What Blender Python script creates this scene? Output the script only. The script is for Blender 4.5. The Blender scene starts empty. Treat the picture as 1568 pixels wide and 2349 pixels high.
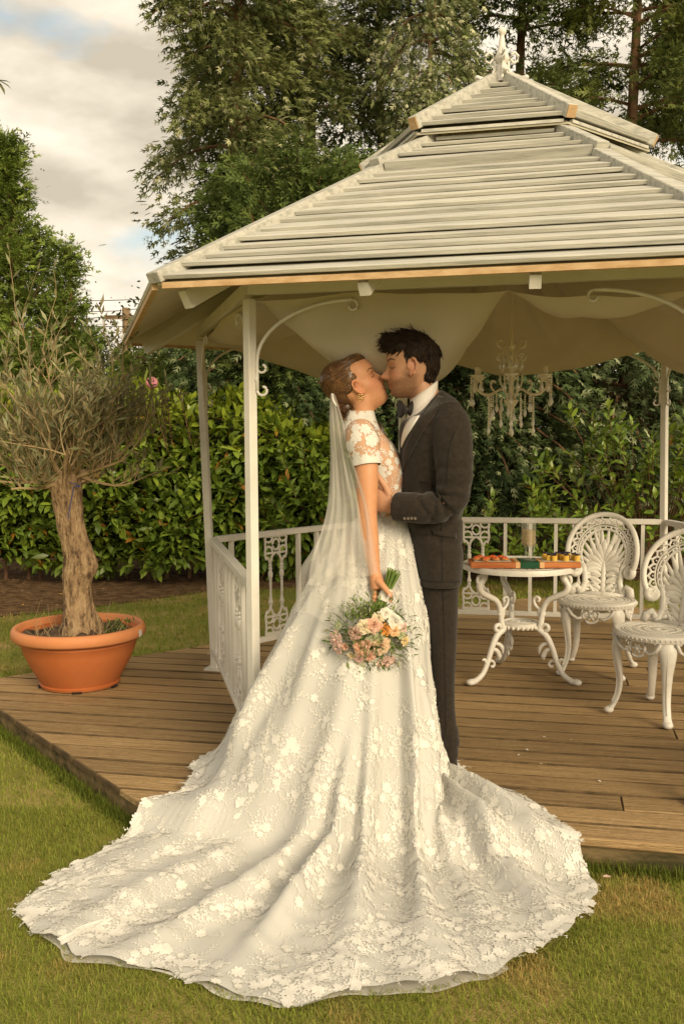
import bpy, math, random
import numpy as np
from mathutils import Vector, Matrix
from mathutils.bvhtree import BVHTree
R_ = math.radians
random.seed(7); RNG = np.random.default_rng(11)
scene = bpy.context.scene
C = scene.collection

# ------------------------------------------------------------------ camera
FPX, TILT, ROLL, ZC = 2248.9, 0.0869, -0.0063, 1.4352      # focal length in px of a 1568 x 2349 frame
cam = bpy.data.cameras.new('Camera'); camo = bpy.data.objects.new('Camera', cam); C.objects.link(camo)
_c, _s = math.cos(TILT), math.sin(TILT); _cr, _sr = math.cos(ROLL), math.sin(ROLL)
_r0 = np.array([1., 0, 0]); _u0 = np.array([0, _s, _c]); FWD = np.array([0, _c, -_s])
RIGHT = _cr*_r0 + _sr*_u0; UP = -_sr*_r0 + _cr*_u0
camo.matrix_world = Matrix(((RIGHT[0], UP[0], -FWD[0], 0), (RIGHT[1], UP[1], -FWD[1], 0), (RIGHT[2], UP[2], -FWD[2], ZC), (0, 0, 0, 1)))
cam.sensor_fit = 'HORIZONTAL'; cam.sensor_width = 36; cam.lens = 36*FPX/1568
cam.clip_start = .05; cam.clip_end = 900
scene.camera = camo
def ray(px, py): return FWD*FPX + RIGHT*(px-784) - UP*(py-1174.5)
CAMP = np.array([0, 0, ZC])
def at(px, py, Y):                       # point on that pixel's ray at distance Y
    r = ray(px, py); return CAMP + r*(Y/r[1])
def atz(px, py, z):                      # point on that pixel's ray at height z (ground contact)
    r = ray(px, py); return CAMP + r*((z-ZC)/r[2])

# ------------------------------------------------------------------ sky and sun
SUN_EL, SUN_AZ = R_(26), R_(150)         # azimuth from +Y towards +X: behind the camera, to its right
w = bpy.data.worlds.new('World'); scene.world = w; w.use_nodes = True
nt = w.node_tree; N = nt.nodes; L = nt.links
bg = N['Background']; bg.inputs['Strength'].default_value = .10
sky = N.new('ShaderNodeTexSky'); sky.sky_type = 'NISHITA'; sky.sun_disc = False
sky.sun_elevation = SUN_EL; sky.sun_rotation = SUN_AZ; sky.air_density = 1.2; sky.dust_density = 2.5
tc = N.new('ShaderNodeTexCoord'); mp = N.new('ShaderNodeMapping'); mp.inputs['Scale'].default_value = (1, 1, 2.3)
mp.inputs['Location'].default_value = (3.05, 1.4, .2)
L.new(tc.outputs['Generated'], mp.inputs['Vector'])
n1 = N.new('ShaderNodeTexNoise'); n1.inputs['Scale'].default_value = 5.2; n1.inputs['Detail'].default_value = 7; n1.inputs['Roughness'].default_value = .5
n2 = N.new('ShaderNodeTexNoise'); n2.inputs['Scale'].default_value = 6.5; n2.inputs['Detail'].default_value = 6; n2.inputs['Roughness'].default_value = .5
L.new(mp.outputs[0], n1.inputs['Vector']); L.new(mp.outputs[0], n2.inputs['Vector'])
r1 = N.new('ShaderNodeValToRGB'); r1.color_ramp.elements[0].position = .28; r1.color_ramp.elements[1].position = .43
L.new(n1.outputs['Fac'], r1.inputs['Fac'])
r2 = N.new('ShaderNodeValToRGB')
r2.color_ramp.elements[0].position = .36; r2.color_ramp.elements[0].color = (4.0, 3.5, 2.7, 1)
r2.color_ramp.elements[1].position = .62; r2.color_ramp.elements[1].color = (6.9, 6.1, 4.9, 1)
L.new(n2.outputs['Fac'], r2.inputs['Fac'])
sk = N.new('ShaderNodeMix'); sk.data_type = 'RGBA'; sk.inputs['Factor'].default_value = .45
sk.inputs['B'].default_value = (3.6, 4.3, 4.0, 1); L.new(sky.outputs['Color'], sk.inputs['A'])
mx = N.new('ShaderNodeMix'); mx.data_type = 'RGBA'
L.new(r1.outputs['Color'], mx.inputs['Factor']); L.new(sk.outputs['Result'], mx.inputs['A']); L.new(r2.outputs['Color'], mx.inputs['B'])
L.new(mx.outputs['Result'], bg.inputs['Color'])
sl = bpy.data.lights.new('Sun', 'SUN'); sl.energy = 2.5; sl.angle = R_(30); sl.color = (1, .82, .56)
so = bpy.data.objects.new('Sun', sl); C.objects.link(so)
sd = Vector((math.sin(SUN_AZ)*math.cos(SUN_EL), math.cos(SUN_AZ)*math.cos(SUN_EL), math.sin(SUN_EL)))
so.rotation_euler = sd.to_track_quat('Z', 'Y').to_euler(); so.location = (6, -6, 8)
scene.view_settings.view_transform = 'Standard'; scene.view_settings.look = 'None'
scene.view_settings.exposure = .78; scene.view_settings.gamma = 1
scene.cycles.max_bounces = 8; scene.cycles.transparent_max_bounces = 24; scene.cycles.use_denoising = True
scene.cycles.caustics_reflective = False; scene.cycles.caustics_refractive = False

# ------------------------------------------------------------------ helpers
ORG = {}
def V3(p): return np.asarray(p, float)
def unit(v): v = V3(v); return v/max(1e-9, np.linalg.norm(v))
def rotz(a): c, s = math.cos(a), math.sin(a); return np.array([[c, -s, 0], [s, c, 0], [0, 0, 1.]])
def roty(a): c, s = math.cos(a), math.sin(a); return np.array([[c, 0, s], [0, 1., 0], [-s, 0, c]])
def rotx(a): c, s = math.cos(a), math.sin(a); return np.array([[1., 0, 0], [0, c, -s], [0, s, c]])
def tag(o, label, cat, group=None, kind=None):
    if label: o['label'] = label
    if cat: o['category'] = cat
    if group: o['group'] = group
    if kind: o['kind'] = kind
    return o
def thing(name, label, cat, loc=(0, 0, 0), group=None, kind=None):
    o = bpy.data.objects.new(name, None); C.objects.link(o); o.location = loc; o.empty_display_size = .05
    ORG[o.name] = V3(loc); return tag(o, label, cat, group, kind)
def link(name, me, m=None, parent=None, shift=True):
    if m is not None and not me.materials: me.materials.append(m)
    o = bpy.data.objects.new(name, me); C.objects.link(o)
    if parent is not None: o.parent = parent
    ORG[o.name] = ORG[parent.name] if parent is not None else V3((0, 0, 0))
    return o
def mesh_np(name, v, f, smooth=False, col=None):
    """v Nx3 array, f MxK int array (K 3 or 4)"""
    me = bpy.data.meshes.new(name); v = np.asarray(v, np.float32); f = np.asarray(f, np.int32); k = f.shape[1]
    me.vertices.add(len(v)); me.vertices.foreach_set('co', v.ravel())
    me.loops.add(f.size); me.loops.foreach_set('vertex_index', f.ravel())
    me.polygons.add(len(f)); me.polygons.foreach_set('loop_start', np.arange(0, f.size, k, dtype=np.int32))
    me.polygons.foreach_set('loop_total', np.full(len(f), k, np.int32))
    if smooth: me.polygons.foreach_set('use_smooth', np.ones(len(f), bool))
    me.update(calc_edges=True)
    if col is not None:
        a = me.color_attributes.new('Col', 'FLOAT_COLOR', 'POINT')
        c4 = np.ones((len(v), 4), np.float32); c4[:, :3] = col; a.data.foreach_set('color', c4.ravel())
    return me
class MB:
    def __init__(s): s.V = []; s.F = []; s.n = 0
    def add(s, v, f):
        v = np.asarray(v, float); s.V.append(v); s.F.extend([tuple(i+s.n for i in q) for q in f]); s.n += len(v); return s
    def box(s, c, size, R=None):
        h = V3(size)/2; v = np.array([[x, y, z] for x in (-1, 1) for y in (-1, 1) for z in (-1, 1)])*h
        if R is not None: v = v @ np.asarray(R).T
        return s.add(v+V3(c), [(0, 1, 3, 2), (4, 6, 7, 5), (0, 4, 5, 1), (2, 3, 7, 6), (0, 2, 6, 4), (1, 5, 7, 3)])
    def beam(s, p, q, w, h, up=(0, 0, 1)):
        p, q = V3(p), V3(q); x = unit(q-p); y = unit(np.cross(up, x)); z = np.cross(x, y)
        return s.box((p+q)/2, (np.linalg.norm(q-p), w, h), np.array([x, y, z]).T)
    def tube(s, pts, r, n=8, flat=1., up=(0, 0, 1), cap=True, closed=False):
        P = np.array([V3(p) for p in pts]); m = len(P); r = np.full(m, r, float) if np.isscalar(r) else np.asarray(r, float)
        if closed: T = np.roll(P, -1, 0)-np.roll(P, 1, 0)
        else: T = np.gradient(P, axis=0)
        T /= np.maximum(1e-9, np.linalg.norm(T, axis=1))[:, None]
        b = V3(up); rings = []
        for i in range(m):
            x = b-T[i]*(b@T[i])
            if np.linalg.norm(x) < 1e-4: x = np.cross(T[i], (1, .3, .2))
            x = unit(x); b = x if np.linalg.norm(V3(up)-T[i]*(V3(up)@T[i])) < .2 else V3(up); y = np.cross(T[i], x)
            a = np.arange(n)*2*math.pi/n
            rings.append(P[i]+r[i]*(np.cos(a)[:, None]*x*1.0+np.sin(a)[:, None]*y*flat))
        f = []
        for i in range(m if closed else m-1):
            j = (i+1) % m
            for k in range(n): f.append((i*n+k, i*n+(k+1) % n, j*n+(k+1) % n, j*n+k))
        if cap and not closed: f.append(tuple(range(n-1, -1, -1))); f.append(tuple(range((m-1)*n, m*n)))
        return s.add(np.concatenate(rings), f)
    def lathe(s, prof, n=16, c=(0, 0, 0), R=None, cap=True):
        a = np.arange(n)*2*math.pi/n; v = []
        for r, z in prof: v.append(np.stack([r*np.cos(a), r*np.sin(a), np.full(n, z)], 1))
        v = np.concatenate(v); m = len(prof)
        if R is not None: v = v @ np.asarray(R).T
        f = [(i*n+k, i*n+(k+1) % n, (i+1)*n+(k+1) % n, (i+1)*n+k) for i in range(m-1) for k in range(n)]
        if cap: f.append(tuple(range(n-1, -1, -1))); f.append(tuple(range((m-1)*n, m*n)))
        return s.add(v+V3(c), f)
    def ell(s, c, rad, R=None, nu=14, nv=9):
        prof = [(max(1e-3, math.sin(math.pi*i/nv)), -math.cos(math.pi*i/nv)) for i in range(nv+1)]
        t = MB().lathe(prof, nu); v = t.V[0]*V3(rad)
        if R is not None: v = v @ np.asarray(R).T
        return s.add(v+V3(c), t.F)
    def loft(s, rings, cap=True, closed=True):
        m = len(rings); n = len(rings[0]); f = []
        for i in range(m-1):
            for k in range(n if closed else n-1): f.append((i*n+k, i*n+(k+1) % n, (i+1)*n+(k+1) % n, (i+1)*n+k))
        if cap and closed: f.append(tuple(range(n-1, -1, -1))); f.append(tuple(range((m-1)*n, m*n)))
        return s.add(np.concatenate([V3(r) for r in rings]), f)
    def grid(s, G):                       # G[i][j] points
        G = np.asarray(G, float); a, b = G.shape[:2]
        return s.add(G.reshape(-1, 3), [(i*b+j, i*b+j+1, (i+1)*b+j+1, (i+1)*b+j) for i in range(a-1) for j in range(b-1)])
    def prism(s, poly, z0, z1):           # xy polygon extruded
        n = len(poly); v = [(p[0], p[1], z0) for p in poly]+[(p[0], p[1], z1) for p in poly]
        f = [tuple(range(n-1, -1, -1)), tuple(range(n, 2*n))]+[(i, (i+1) % n, n+(i+1) % n, n+i) for i in range(n)]
        return s.add(v, f)
    def xf(s, R=None, t=(0, 0, 0)):
        s.V = [(v if R is None else v @ np.asarray(R).T)+V3(t) for v in s.V]; return s
    def join(s, o):
        for v in [np.concatenate(o.V)]: s.add(v, o.F)
        return s
    def mesh(s, name, smooth=False):
        me = bpy.data.meshes.new(name); v = np.concatenate(s.V)
        me.from_pydata(v.tolist(), [], s.F)
        if smooth: me.polygons.foreach_set('use_smooth', np.ones(len(me.polygons), bool))
        return me
    def build(s, name, m, parent=None, smooth=False, bevel=0, auto=None):
        if parent is not None: s.V = [np.concatenate(s.V)-ORG[parent.name]]
        me = s.mesh(name, smooth)
        if auto: me.set_sharp_from_angle(angle=R_(auto))
        o = link(name, me, m, parent)
        if bevel:
            b = o.modifiers.new('bevel', 'BEVEL'); b.width = bevel; b.segments = 1; b.limit_method = 'ANGLE'
        return o
def spline(pts, n):                       # Catmull-Rom resample
    P = np.array([V3(p) for p in pts]); m = len(P); out = []
    t = np.linspace(0, m-1, n)
    for u in t:
        i = min(int(u), m-2); f = u-i
        p0, p1, p2, p3 = P[max(0, i-1)], P[i], P[i+1], P[min(m-1, i+2)]
        out.append(.5*((2*p1)+(p2-p0)*f+(2*p0-5*p1+4*p2-p3)*f*f+(3*p1-p0-3*p2+p3)*f**3))
    return np.array(out)
def remeshed(mb, name, voxel, smooth_it=4, factor=.5):
    """join overlapping shapes into one continuous skin"""
    me = mb.mesh(name+'_src'); o = bpy.data.objects.new(name+'_src', me); C.objects.link(o)
    r = o.modifiers.new('r', 'REMESH'); r.mode = 'VOXEL'; r.voxel_size = voxel; r.use_smooth_shade = True
    if smooth_it:
        q = o.modifiers.new('s', 'SMOOTH'); q.iterations = smooth_it; q.factor = factor
    dg = bpy.context.evaluated_depsgraph_get(); out = bpy.data.meshes.new_from_object(o.evaluated_get(dg)); out.name = name
    C.objects.unlink(o); bpy.data.objects.remove(o); bpy.data.meshes.remove(me)
    out.polygons.foreach_set('use_smooth', np.ones(len(out.polygons), bool))
    return out
def getv(me):
    a = np.empty(len(me.vertices)*3, np.float32); me.vertices.foreach_get('co', a); return a.reshape(-1, 3).astype(float)
def setv(me, v): me.vertices.foreach_set('co', np.asarray(v, np.float32).ravel()); me.update()
def getn(me):
    a = np.empty(len(me.vertices)*3, np.float32); me.vertices.foreach_get('normal', a); return a.reshape(-1, 3).astype(float)
def setcol(me, col):
    a = me.color_attributes.new('Col', 'FLOAT_COLOR', 'POINT'); c4 = np.ones((len(me.vertices), 4), np.float32); c4[:, :3] = col
    a.data.foreach_set('color', c4.ravel())
def sm(a, b, x): t = np.clip((x-a)/(b-a), 0, 1); return t*t*(3-2*t)
def rand_rots(n, fwd, up_jit=.4):
    """frames whose x axis is fwd (n x 3), z axis near up with jitter"""
    x = fwd/np.linalg.norm(fwd, axis=1)[:, None]
    u = np.array([0, 0, 1.])+RNG.normal(0, up_jit, (n, 3)); z = u-x*(u*x).sum(1)[:, None]; z /= np.linalg.norm(z, axis=1)[:, None]
    y = np.cross(z, x); return np.stack([x, y, z], 2)
def scatter(tv, tf, pos, rots, scl, col=None, tipcol=None):
    """many copies of one small template as arrays"""
    tv = np.asarray(tv, float); n = len(pos); k = len(tv); scl = np.asarray(scl, float)
    S = scl[:, None, None] if scl.ndim == 1 else scl[:, None, :]
    v = np.einsum('nij,nkj->nki', rots, tv[None]*S)+pos[:, None]
    f = (np.asarray(tf)[None]+(np.arange(n)*k)[:, None, None]).reshape(-1, len(tf[0]))
    c = None if col is None else np.repeat(col, k, 0)
    return v.reshape(-1, 3), f, c
def vnoise(p, s=1., seed=0):              # cheap smooth noise from sines
    q = np.asarray(p, float)*s; r = np.random.default_rng(seed); o = 0
    for k in range(5):
        d = r.normal(0, 1, q.shape[-1])*(1+.6*k); o = o+np.sin(q@d+r.uniform(0, 6.28))/(1+.5*k)
    return o/2.2

# ------------------------------------------------------------------ materials
def M(name, c1, c2=None, scale=4, rough=.6, bump=0, bscale=40, stretch=(1, 1, 1), spec=.4, metal=0, transl=0, attr=False,
      rnd=0, detail=6, c3=None, alpha=1, lo=.35, hi=.65, sss=0, sheen=0, trans=0, ior=1.45, coat=0, bdist=.004):
    m = bpy.data.materials.new(name); m.use_nodes = True; t = m.node_tree; n = t.nodes; l = t.links; b = n['Principled BSDF']
    b.inputs['Roughness'].default_value = rough; b.inputs['Specular IOR Level'].default_value = spec; b.inputs['Metallic'].default_value = metal
    b.inputs['IOR'].default_value = ior
    b.inputs['Coat Weight'].default_value = coat; b.inputs['Sheen Weight'].default_value = sheen
    if trans: b.inputs['Transmission Weight'].default_value = trans
    if sss:
        b.inputs['Subsurface Weight'].default_value = sss; b.inputs['Subsurface Radius'].default_value = (.012, .005, .003); b.inputs['Subsurface Scale'].default_value = 1
    co = n.new('ShaderNodeTexCoord'); mp = n.new('ShaderNodeMapping'); mp.inputs['Scale'].default_value = stretch
    oi = n.new('ShaderNodeObjectInfo'); ad = n.new('ShaderNodeVectorMath'); ad.operation = 'ADD'
    sc_ = n.new('ShaderNodeVectorMath'); sc_.operation = 'SCALE'; sc_.inputs[3].default_value = 17.3 if rnd else 0
    cb = n.new('ShaderNodeCombineXYZ'); l.new(oi.outputs['Random'], cb.inputs[0]); l.new(oi.outputs['Random'], cb.inputs[1]); l.new(cb.outputs[0], sc_.inputs[0])
    l.new(co.outputs['Object'], ad.inputs[0]); l.new(sc_.outputs[0], ad.inputs[1]); l.new(ad.outputs[0], mp.inputs['Vector'])
    col = None
    c4 = lambda c: (c[0], c[1], c[2], 1)
    if attr:
        at_ = n.new('ShaderNodeVertexColor'); at_.layer_name = 'Col'; col = at_.outputs['Color']
    if c2 is not None:
        no = n.new('ShaderNodeTexNoise'); no.inputs['Scale'].default_value = scale; no.inputs['Detail'].default_value = detail
        no.inputs['Roughness'].default_value = .62; l.new(mp.outputs[0], no.inputs['Vector'])
        ra = n.new('ShaderNodeValToRGB'); e = ra.color_ramp.elements; e[0].position = lo; e[1].position = hi
        e[0].color = c4(c1); e[1].color = c4(c2)
        if c3 is not None: x = e.new((lo+hi)/2); x.color = c4(c3)
        l.new(no.outputs['Fac'], ra.inputs['Fac'])
        if col is None: col = ra.outputs['Color']
        else:
            q = n.new('ShaderNodeMix'); q.data_type = 'RGBA'; q.blend_type = 'MULTIPLY'; q.inputs['Factor'].default_value = 1
            l.new(col, q.inputs['A']); l.new(ra.outputs['Color'], q.inputs['B']); col = q.outputs['Result']
    if rnd:
        hs = n.new('ShaderNodeHueSaturation'); mr = n.new('ShaderNodeMapRange'); mr.inputs[3].default_value = 1-rnd; mr.inputs[4].default_value = 1+rnd
        l.new(oi.outputs['Random'], mr.inputs[0]); l.new(mr.outputs[0], hs.inputs['Value'])
        if col is None: hs.inputs['Color'].default_value = c4(c1)
        else: l.new(col, hs.inputs['Color'])
        col = hs.outputs['Color']
    if col is None: b.inputs['Base Color'].default_value = c4(c1)
    else: l.new(col, b.inputs['Base Color'])
    if bump:
        bn = n.new('ShaderNodeTexNoise'); bn.inputs['Scale'].default_value = bscale; bn.inputs['Detail'].default_value = 5; l.new(mp.outputs[0], bn.inputs['Vector'])
        bu = n.new('ShaderNodeBump'); bu.inputs['Strength'].default_value = bump; bu.inputs['Distance'].default_value = bdist
        l.new(bn.outputs['Fac'], bu.inputs['Height']); l.new(bu.outputs[0], b.inputs['Normal'])
    out = n['Material Output']; sh = b.outputs[0]
    if transl:
        tr = n.new('ShaderNodeBsdfTranslucent'); mi = n.new('ShaderNodeMixShader'); mi.inputs[0].default_value = transl
        if col is None: tr.inputs['Color'].default_value = c4(c1)
        else: l.new(col, tr.inputs['Color'])
        l.new(sh, mi.inputs[1]); l.new(tr.outputs[0], mi.inputs[2]); sh = mi.outputs[0]
    if alpha < 1:
        tp = n.new('ShaderNodeBsdfTransparent'); mi = n.new('ShaderNodeMixShader'); mi.inputs[0].default_value = alpha
        l.new(tp.outputs[0], mi.inputs[1]); l.new(sh, mi.inputs[2]); sh = mi.outputs[0]
    l.new(sh, out.inputs['Surface']); return m
white_metal = M('white painted metal', (.62, .60, .54), (.70, .68, .62), 6, .42, .12, 60, spec=.5)
cast_white = M('white cast iron', (.60, .57, .51), (.72, .70, .64), 9, .38, .25, 90, spec=.5)
roof_wood = M('weathered pale roof board', (.33, .33, .29), (.55, .54, .475), 9, .85, .5, 60, (.35, 5, 5), spec=.15, rnd=.09, c3=(.47, .46, .405))
edge_wood = M('dark board edge', (.06, .04, .018), (.13, .085, .04), 9, .95)  # plank sides darker than their tops, to draw the joints as dark lines
raw_pine = M('raw pine', (.42, .27, .13), (.56, .40, .23), 8, .75, .2, 40, (.5, 6, 6), spec=.2)
soffit_m = M('cream soffit board', (.52, .49, .37), (.60, .56, .43), 3, .8, .1, 30)
deck_wood = M('weathered deck board', (.23, .145, .062), (.58, .41, .215), 6, .75, 1, 30, (.4, 13, 13), spec=.22, rnd=.22, c3=(.42, .28, .135), bdist=.012, lo=.28, hi=.74)
fascia_wood = M('mossy deck fascia', (.05, .045, .02), (.24, .17, .085), 4, .85, .7, 30, (.6, 4, 4), rnd=.1, spec=.15)
# ================================================================== ground, soil bed, deck, grass
GZ = -.115
def inpoly(p, poly):
    x, y = p[:, 0], p[:, 1]; r = np.zeros(len(p), bool); n = len(poly)
    for i in range(n):
        x1, y1 = poly[i][:2]; x2, y2 = poly[(i+1) % n][:2]
        c = ((y1 > y) != (y2 > y)) & (x < (x2-x1)*(y-y1)/((y2-y1) if y2 != y1 else 1e-9)+x1); r ^= c
    return r
def lineX(p, d, q, e):
    A = np.array([[d[0], -e[0]], [d[1], -e[1]]]); t = np.linalg.solve(A, np.array([q[0]-p[0], q[1]-p[1]])); return np.array([p[0]+d[0]*t[0], p[1]+d[1]*t[0]])
dA = atz(325, 1841, 0)[:2]; dA2 = atz(0, 1628, 0)[:2]; dB0 = atz(0, 1553, 0)[:2]; dB1 = atz(480, 1478, 0)[:2]
dB = lineX(dA, dA2-dA, dB0, dB1-dB0); FD = unit(atz(1568, 1939, 0)[:2]-dA)        # front edge direction
dF = dA+FD*3.15; dC = dB+unit(dB1-dB0)*3.5
DECK = [dA, dF, np.array([3.7, 4.7]), np.array([3.2, 7.0]), np.array([1.6, 8.15]), dC, dB]
lawn_m = M('lawn soil and thatch', (.22, .21, .055), (.42, .31, .125), 2.2, .95, .8, 120, spec=.1, c3=(.26, .25, .065), bdist=.02)
tag(link('lawn', mesh_np('lawn', [(-160, -60, GZ), (160, -60, GZ), (160, 260, GZ), (-160, 260, GZ)], [(0, 1, 2, 3)]), lawn_m), 'short green lawn with dry patches around the deck', 'lawn', kind='structure')
soil_m = M('bare brown soil', (.08, .045, .02), (.25, .15, .075), 9, .95, 1, 60, spec=.1, bdist=.03)
sb = [atz(px, py, GZ)[:2] for px, py in ((-500, 1440), (0, 1416), (200, 1396), (350, 1376), (480, 1358), (620, 1352), (760, 1345))]
sb = [sb[0]-[3, 0]]+sb+[np.array([.6, 9.7]), np.array([6, 9.6])]
nb = len(sb); g = [(p[0], p[1], GZ+.006) for p in sb]+[(p[0], max(14, p[1]+4), GZ+.006) for p in sb]
tag(link('soil_bed', mesh_np('soil_bed', g, [(i, i+1, nb+i+1, nb+i) for i in range(nb-1)]), soil_m), 'bare brown soil strip under the laurel hedge', 'soil', kind='structure')
SOIL = [np.array(p) for p in sb]+[np.array([6, 16.]), np.array([-9, 16.])]

# deck: planks laid parallel to the front edge
deck = thing('timber_deck', 'weathered brown timber plank deck that the gazebo stands on', 'deck', (dA[0], dA[1], 0))
pn = np.array([-FD[1], FD[0]]); PW, GAP = .140, .011
def clip_strip(poly, o, n, a, b):
    def half(P, sgn, lim):
        out = []
        for i in range(len(P)):
            p, q = P[i], P[(i+1) % len(P)]; dp, dq = sgn*((p-o)@n-lim), sgn*((q-o)@n-lim)
            if dp >= 0: out.append(p)
            if dp*dq < 0: out.append(p+(q-p)*dp/(dp-dq))
        return out
    P = half([np.array(p) for p in poly], 1, a)
    return half(P, -1, b) if len(P) > 2 else []
ang = math.atan2(FD[1], FD[0]); Rz = rotz(-ang)
k = 0
while True:
    a = -.012+k*(PW+GAP); P = clip_strip(DECK, dA, pn, a, a+PW)
    if a > 7: break
    k += 1
    if len(P) < 3: continue
    # split long boards at a butt joint
    t = [(p-dA)@FD for p in P]; lo_, hi_ = min(t), max(t); cuts = [lo_]
    if hi_-lo_ > 3.2: cuts.append(lo_+(hi_-lo_)*random.uniform(.58, .8) if k % 2 else lo_+(hi_-lo_)*random.uniform(.86, .93))
    cuts.append(hi_)
    for c0, c1 in zip(cuts[:-1], cuts[1:]):
        Q = clip_strip(P, dA, FD, c0+(.002 if c0 > lo_ else 0), c1)
        if len(Q) < 3: continue
        cen = np.mean(Q, 0); loc = [((Rz@np.array([*(q-cen), 0]))[:2]) for q in Q]
        dz = random.uniform(-.004, .003)
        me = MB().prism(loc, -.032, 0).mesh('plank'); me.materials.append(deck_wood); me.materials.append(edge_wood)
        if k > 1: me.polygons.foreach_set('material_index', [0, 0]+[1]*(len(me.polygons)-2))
        o = link('plank', me, None, deck)
        o.location = (cen[0]-dA[0], cen[1]-dA[1], dz); o.rotation_euler = (random.gauss(0, .004), 0, ang)
        b = o.modifiers.new('bevel', 'BEVEL'); b.width = .005; b.segments = 1; b.limit_method = 'ANGLE'
for i in range(len(DECK)):                # fascia boards a little inside the plank ends, ends butted short
    p, q = DECK[i], DECK[(i+1) % len(DECK)]; d = unit(q-p); nin = np.array([-d[1], d[0]])
    a = p+nin*.035+d*.05; b_ = q+nin*.035-d*.05
    MB().beam((*a, -.075), (*b_, -.075), .03, .080).build('fascia_board', fascia_wood, deck)
MB().prism([np.array(p)*.97+np.mean(DECK, 0)*.03 for p in DECK], GZ-.02, -.05).build('joist_frame', fascia_wood, deck)

# outline of the bride's train on the ground (used by grass and dress)
TRAIN_PX = [(1046, 1792, 0), (1110, 1808, 0), (1235, 1852, 0), (1328, 1922, 0), (1368, 2032, 1), (1345, 2098, 1), (1290, 2162, 1), (1130, 2236, 1),
            (960, 2270, 1), (800, 2276, 1), (650, 2306, 1), (500, 2268, 1), (400, 2232, 1), (300, 2212, 1), (180, 2196, 1), (105, 2150, 1), (24, 2086, 1),
            (190, 1976, 1), (345, 1893, 1), (400, 1842, 0)]
TRAIN = [atz(x, y, GZ+.02 if g_ else .01)[:2] for x, y, g_ in TRAIN_PX]
# grass blades
def blades(n, x0, x1, y0, y1, h, wd, keep=None):
    p = np.stack([RNG.uniform(x0, x1, n), RNG.uniform(y0, y1, n)], 1)
    ok = ~inpoly(p, DECK) & ~inpoly(p, SOIL) & (np.abs(p[:, 0]) < .40*p[:, 1]+.35)
    c = np.mean(TRAIN, 0); ok &= ~inpoly(p, [c+(q-c)*.97 for q in TRAIN])
    p = p[ok]; n = len(p)
    hh = h*RNG.uniform(.45, 1.2, n); az = RNG.uniform(0, 2*math.pi, n); lean = np.abs(RNG.normal(.8, .45, n)); ww = wd*RNG.uniform(.6, 1.3, n)
    d = np.stack([np.cos(az), np.sin(az), 0*az], 1); sd_ = np.stack([-np.sin(az), np.cos(az), 0*az], 1); base = np.column_stack([p, np.full(n, GZ)])
    mid = base+d*(hh*lean*.35)[:, None]+[0, 0, 1]*(hh*.6)[:, None]; tip = base+d*(hh*lean)[:, None]+[0, 0, 1]*(hh*np.clip(1-.3*lean, .3, 1))[:, None]
    v = np.stack([base-sd_*ww[:, None], base+sd_*ww[:, None], mid-sd_*ww[:, None]*.8, mid+sd_*ww[:, None]*.8, tip], 1)
    dry = .8*sm(.1, 1.1, vnoise(p, 2.6, 3)+.5*vnoise(p, 7, 5))+RNG.normal(0, .22, n); dry = np.clip(dry, 0, 1)[:, None]
    br = RNG.uniform(.78, 1.2, (n, 1))
    col = ((1-dry)*np.array([.26, .31, .05])+dry*np.array([.52, .36, .14]))*br
    return v, col
VV, CC = [], []
for a in ((165000, -2.2, 2.0, 1.85, 3.9, .024, .0013), (60000, -3.2, 3.5, 3.9, 6.2, .032, .002), (70000, -5, 4.5, 6.0, 10.5, .04, .0032)):
    v, c = blades(*a); VV.append(v); CC.append(c)
# longer tufts against the deck edges
ed = []
for i in (0, 6, 5, 4):
    p, q = DECK[i], DECK[(i+1) % len(DECK)]; d = unit(q-p); n_ = int(np.linalg.norm(q-p)*1500)
    t = RNG.uniform(0, 1, n_)[:, None]; ed.append(p+(q-p)*t+np.array([d[1], -d[0]])*np.abs(RNG.normal(.012, .025, n_))[:, None])
ed = np.concatenate(ed); ed = ed[~inpoly(ed, TRAIN)]; n = len(ed); az = RNG.uniform(0, 6.28, n); hh = RNG.uniform(.02, .055, n); d = np.stack([np.cos(az), np.sin(az), 0*az], 1); s_ = np.stack([-np.sin(az), np.cos(az), 0*az], 1)*.0017
b0 = np.column_stack([ed, np.full(n, GZ)]); up_ = np.array([0, 0, 1.])
VV.append(np.stack([b0-s_, b0+s_, b0+d*hh[:, None]*.12+up_*hh[:, None]*.6-s_*.8, b0+d*hh[:, None]*.12+up_*hh[:, None]*.6+s_*.8, b0+d*hh[:, None]*.4+up_*hh[:, None]], 1))
CC.append(np.array([.15, .19, .03])*RNG.uniform(.6, 1.2, (n, 1)))
v = np.concatenate(VV); n = len(v); col = np.repeat(np.concatenate(CC), 5, 0)
f = (np.array([(0, 1, 3), (0, 3, 2), (2, 3, 4)])[None]+(np.arange(n)*5)[:, None, None]).reshape(-1, 3)
grass_m = M('grass blade', (1, 1, 1), attr=True, rough=.7, transl=.42, spec=.12)
go = link('grass', mesh_np('grass', v.reshape(-1, 3), f, col=col), grass_m); tag(go, 'mown grass blades of the lawn around the timber deck', 'grass', kind='stuff')
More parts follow.
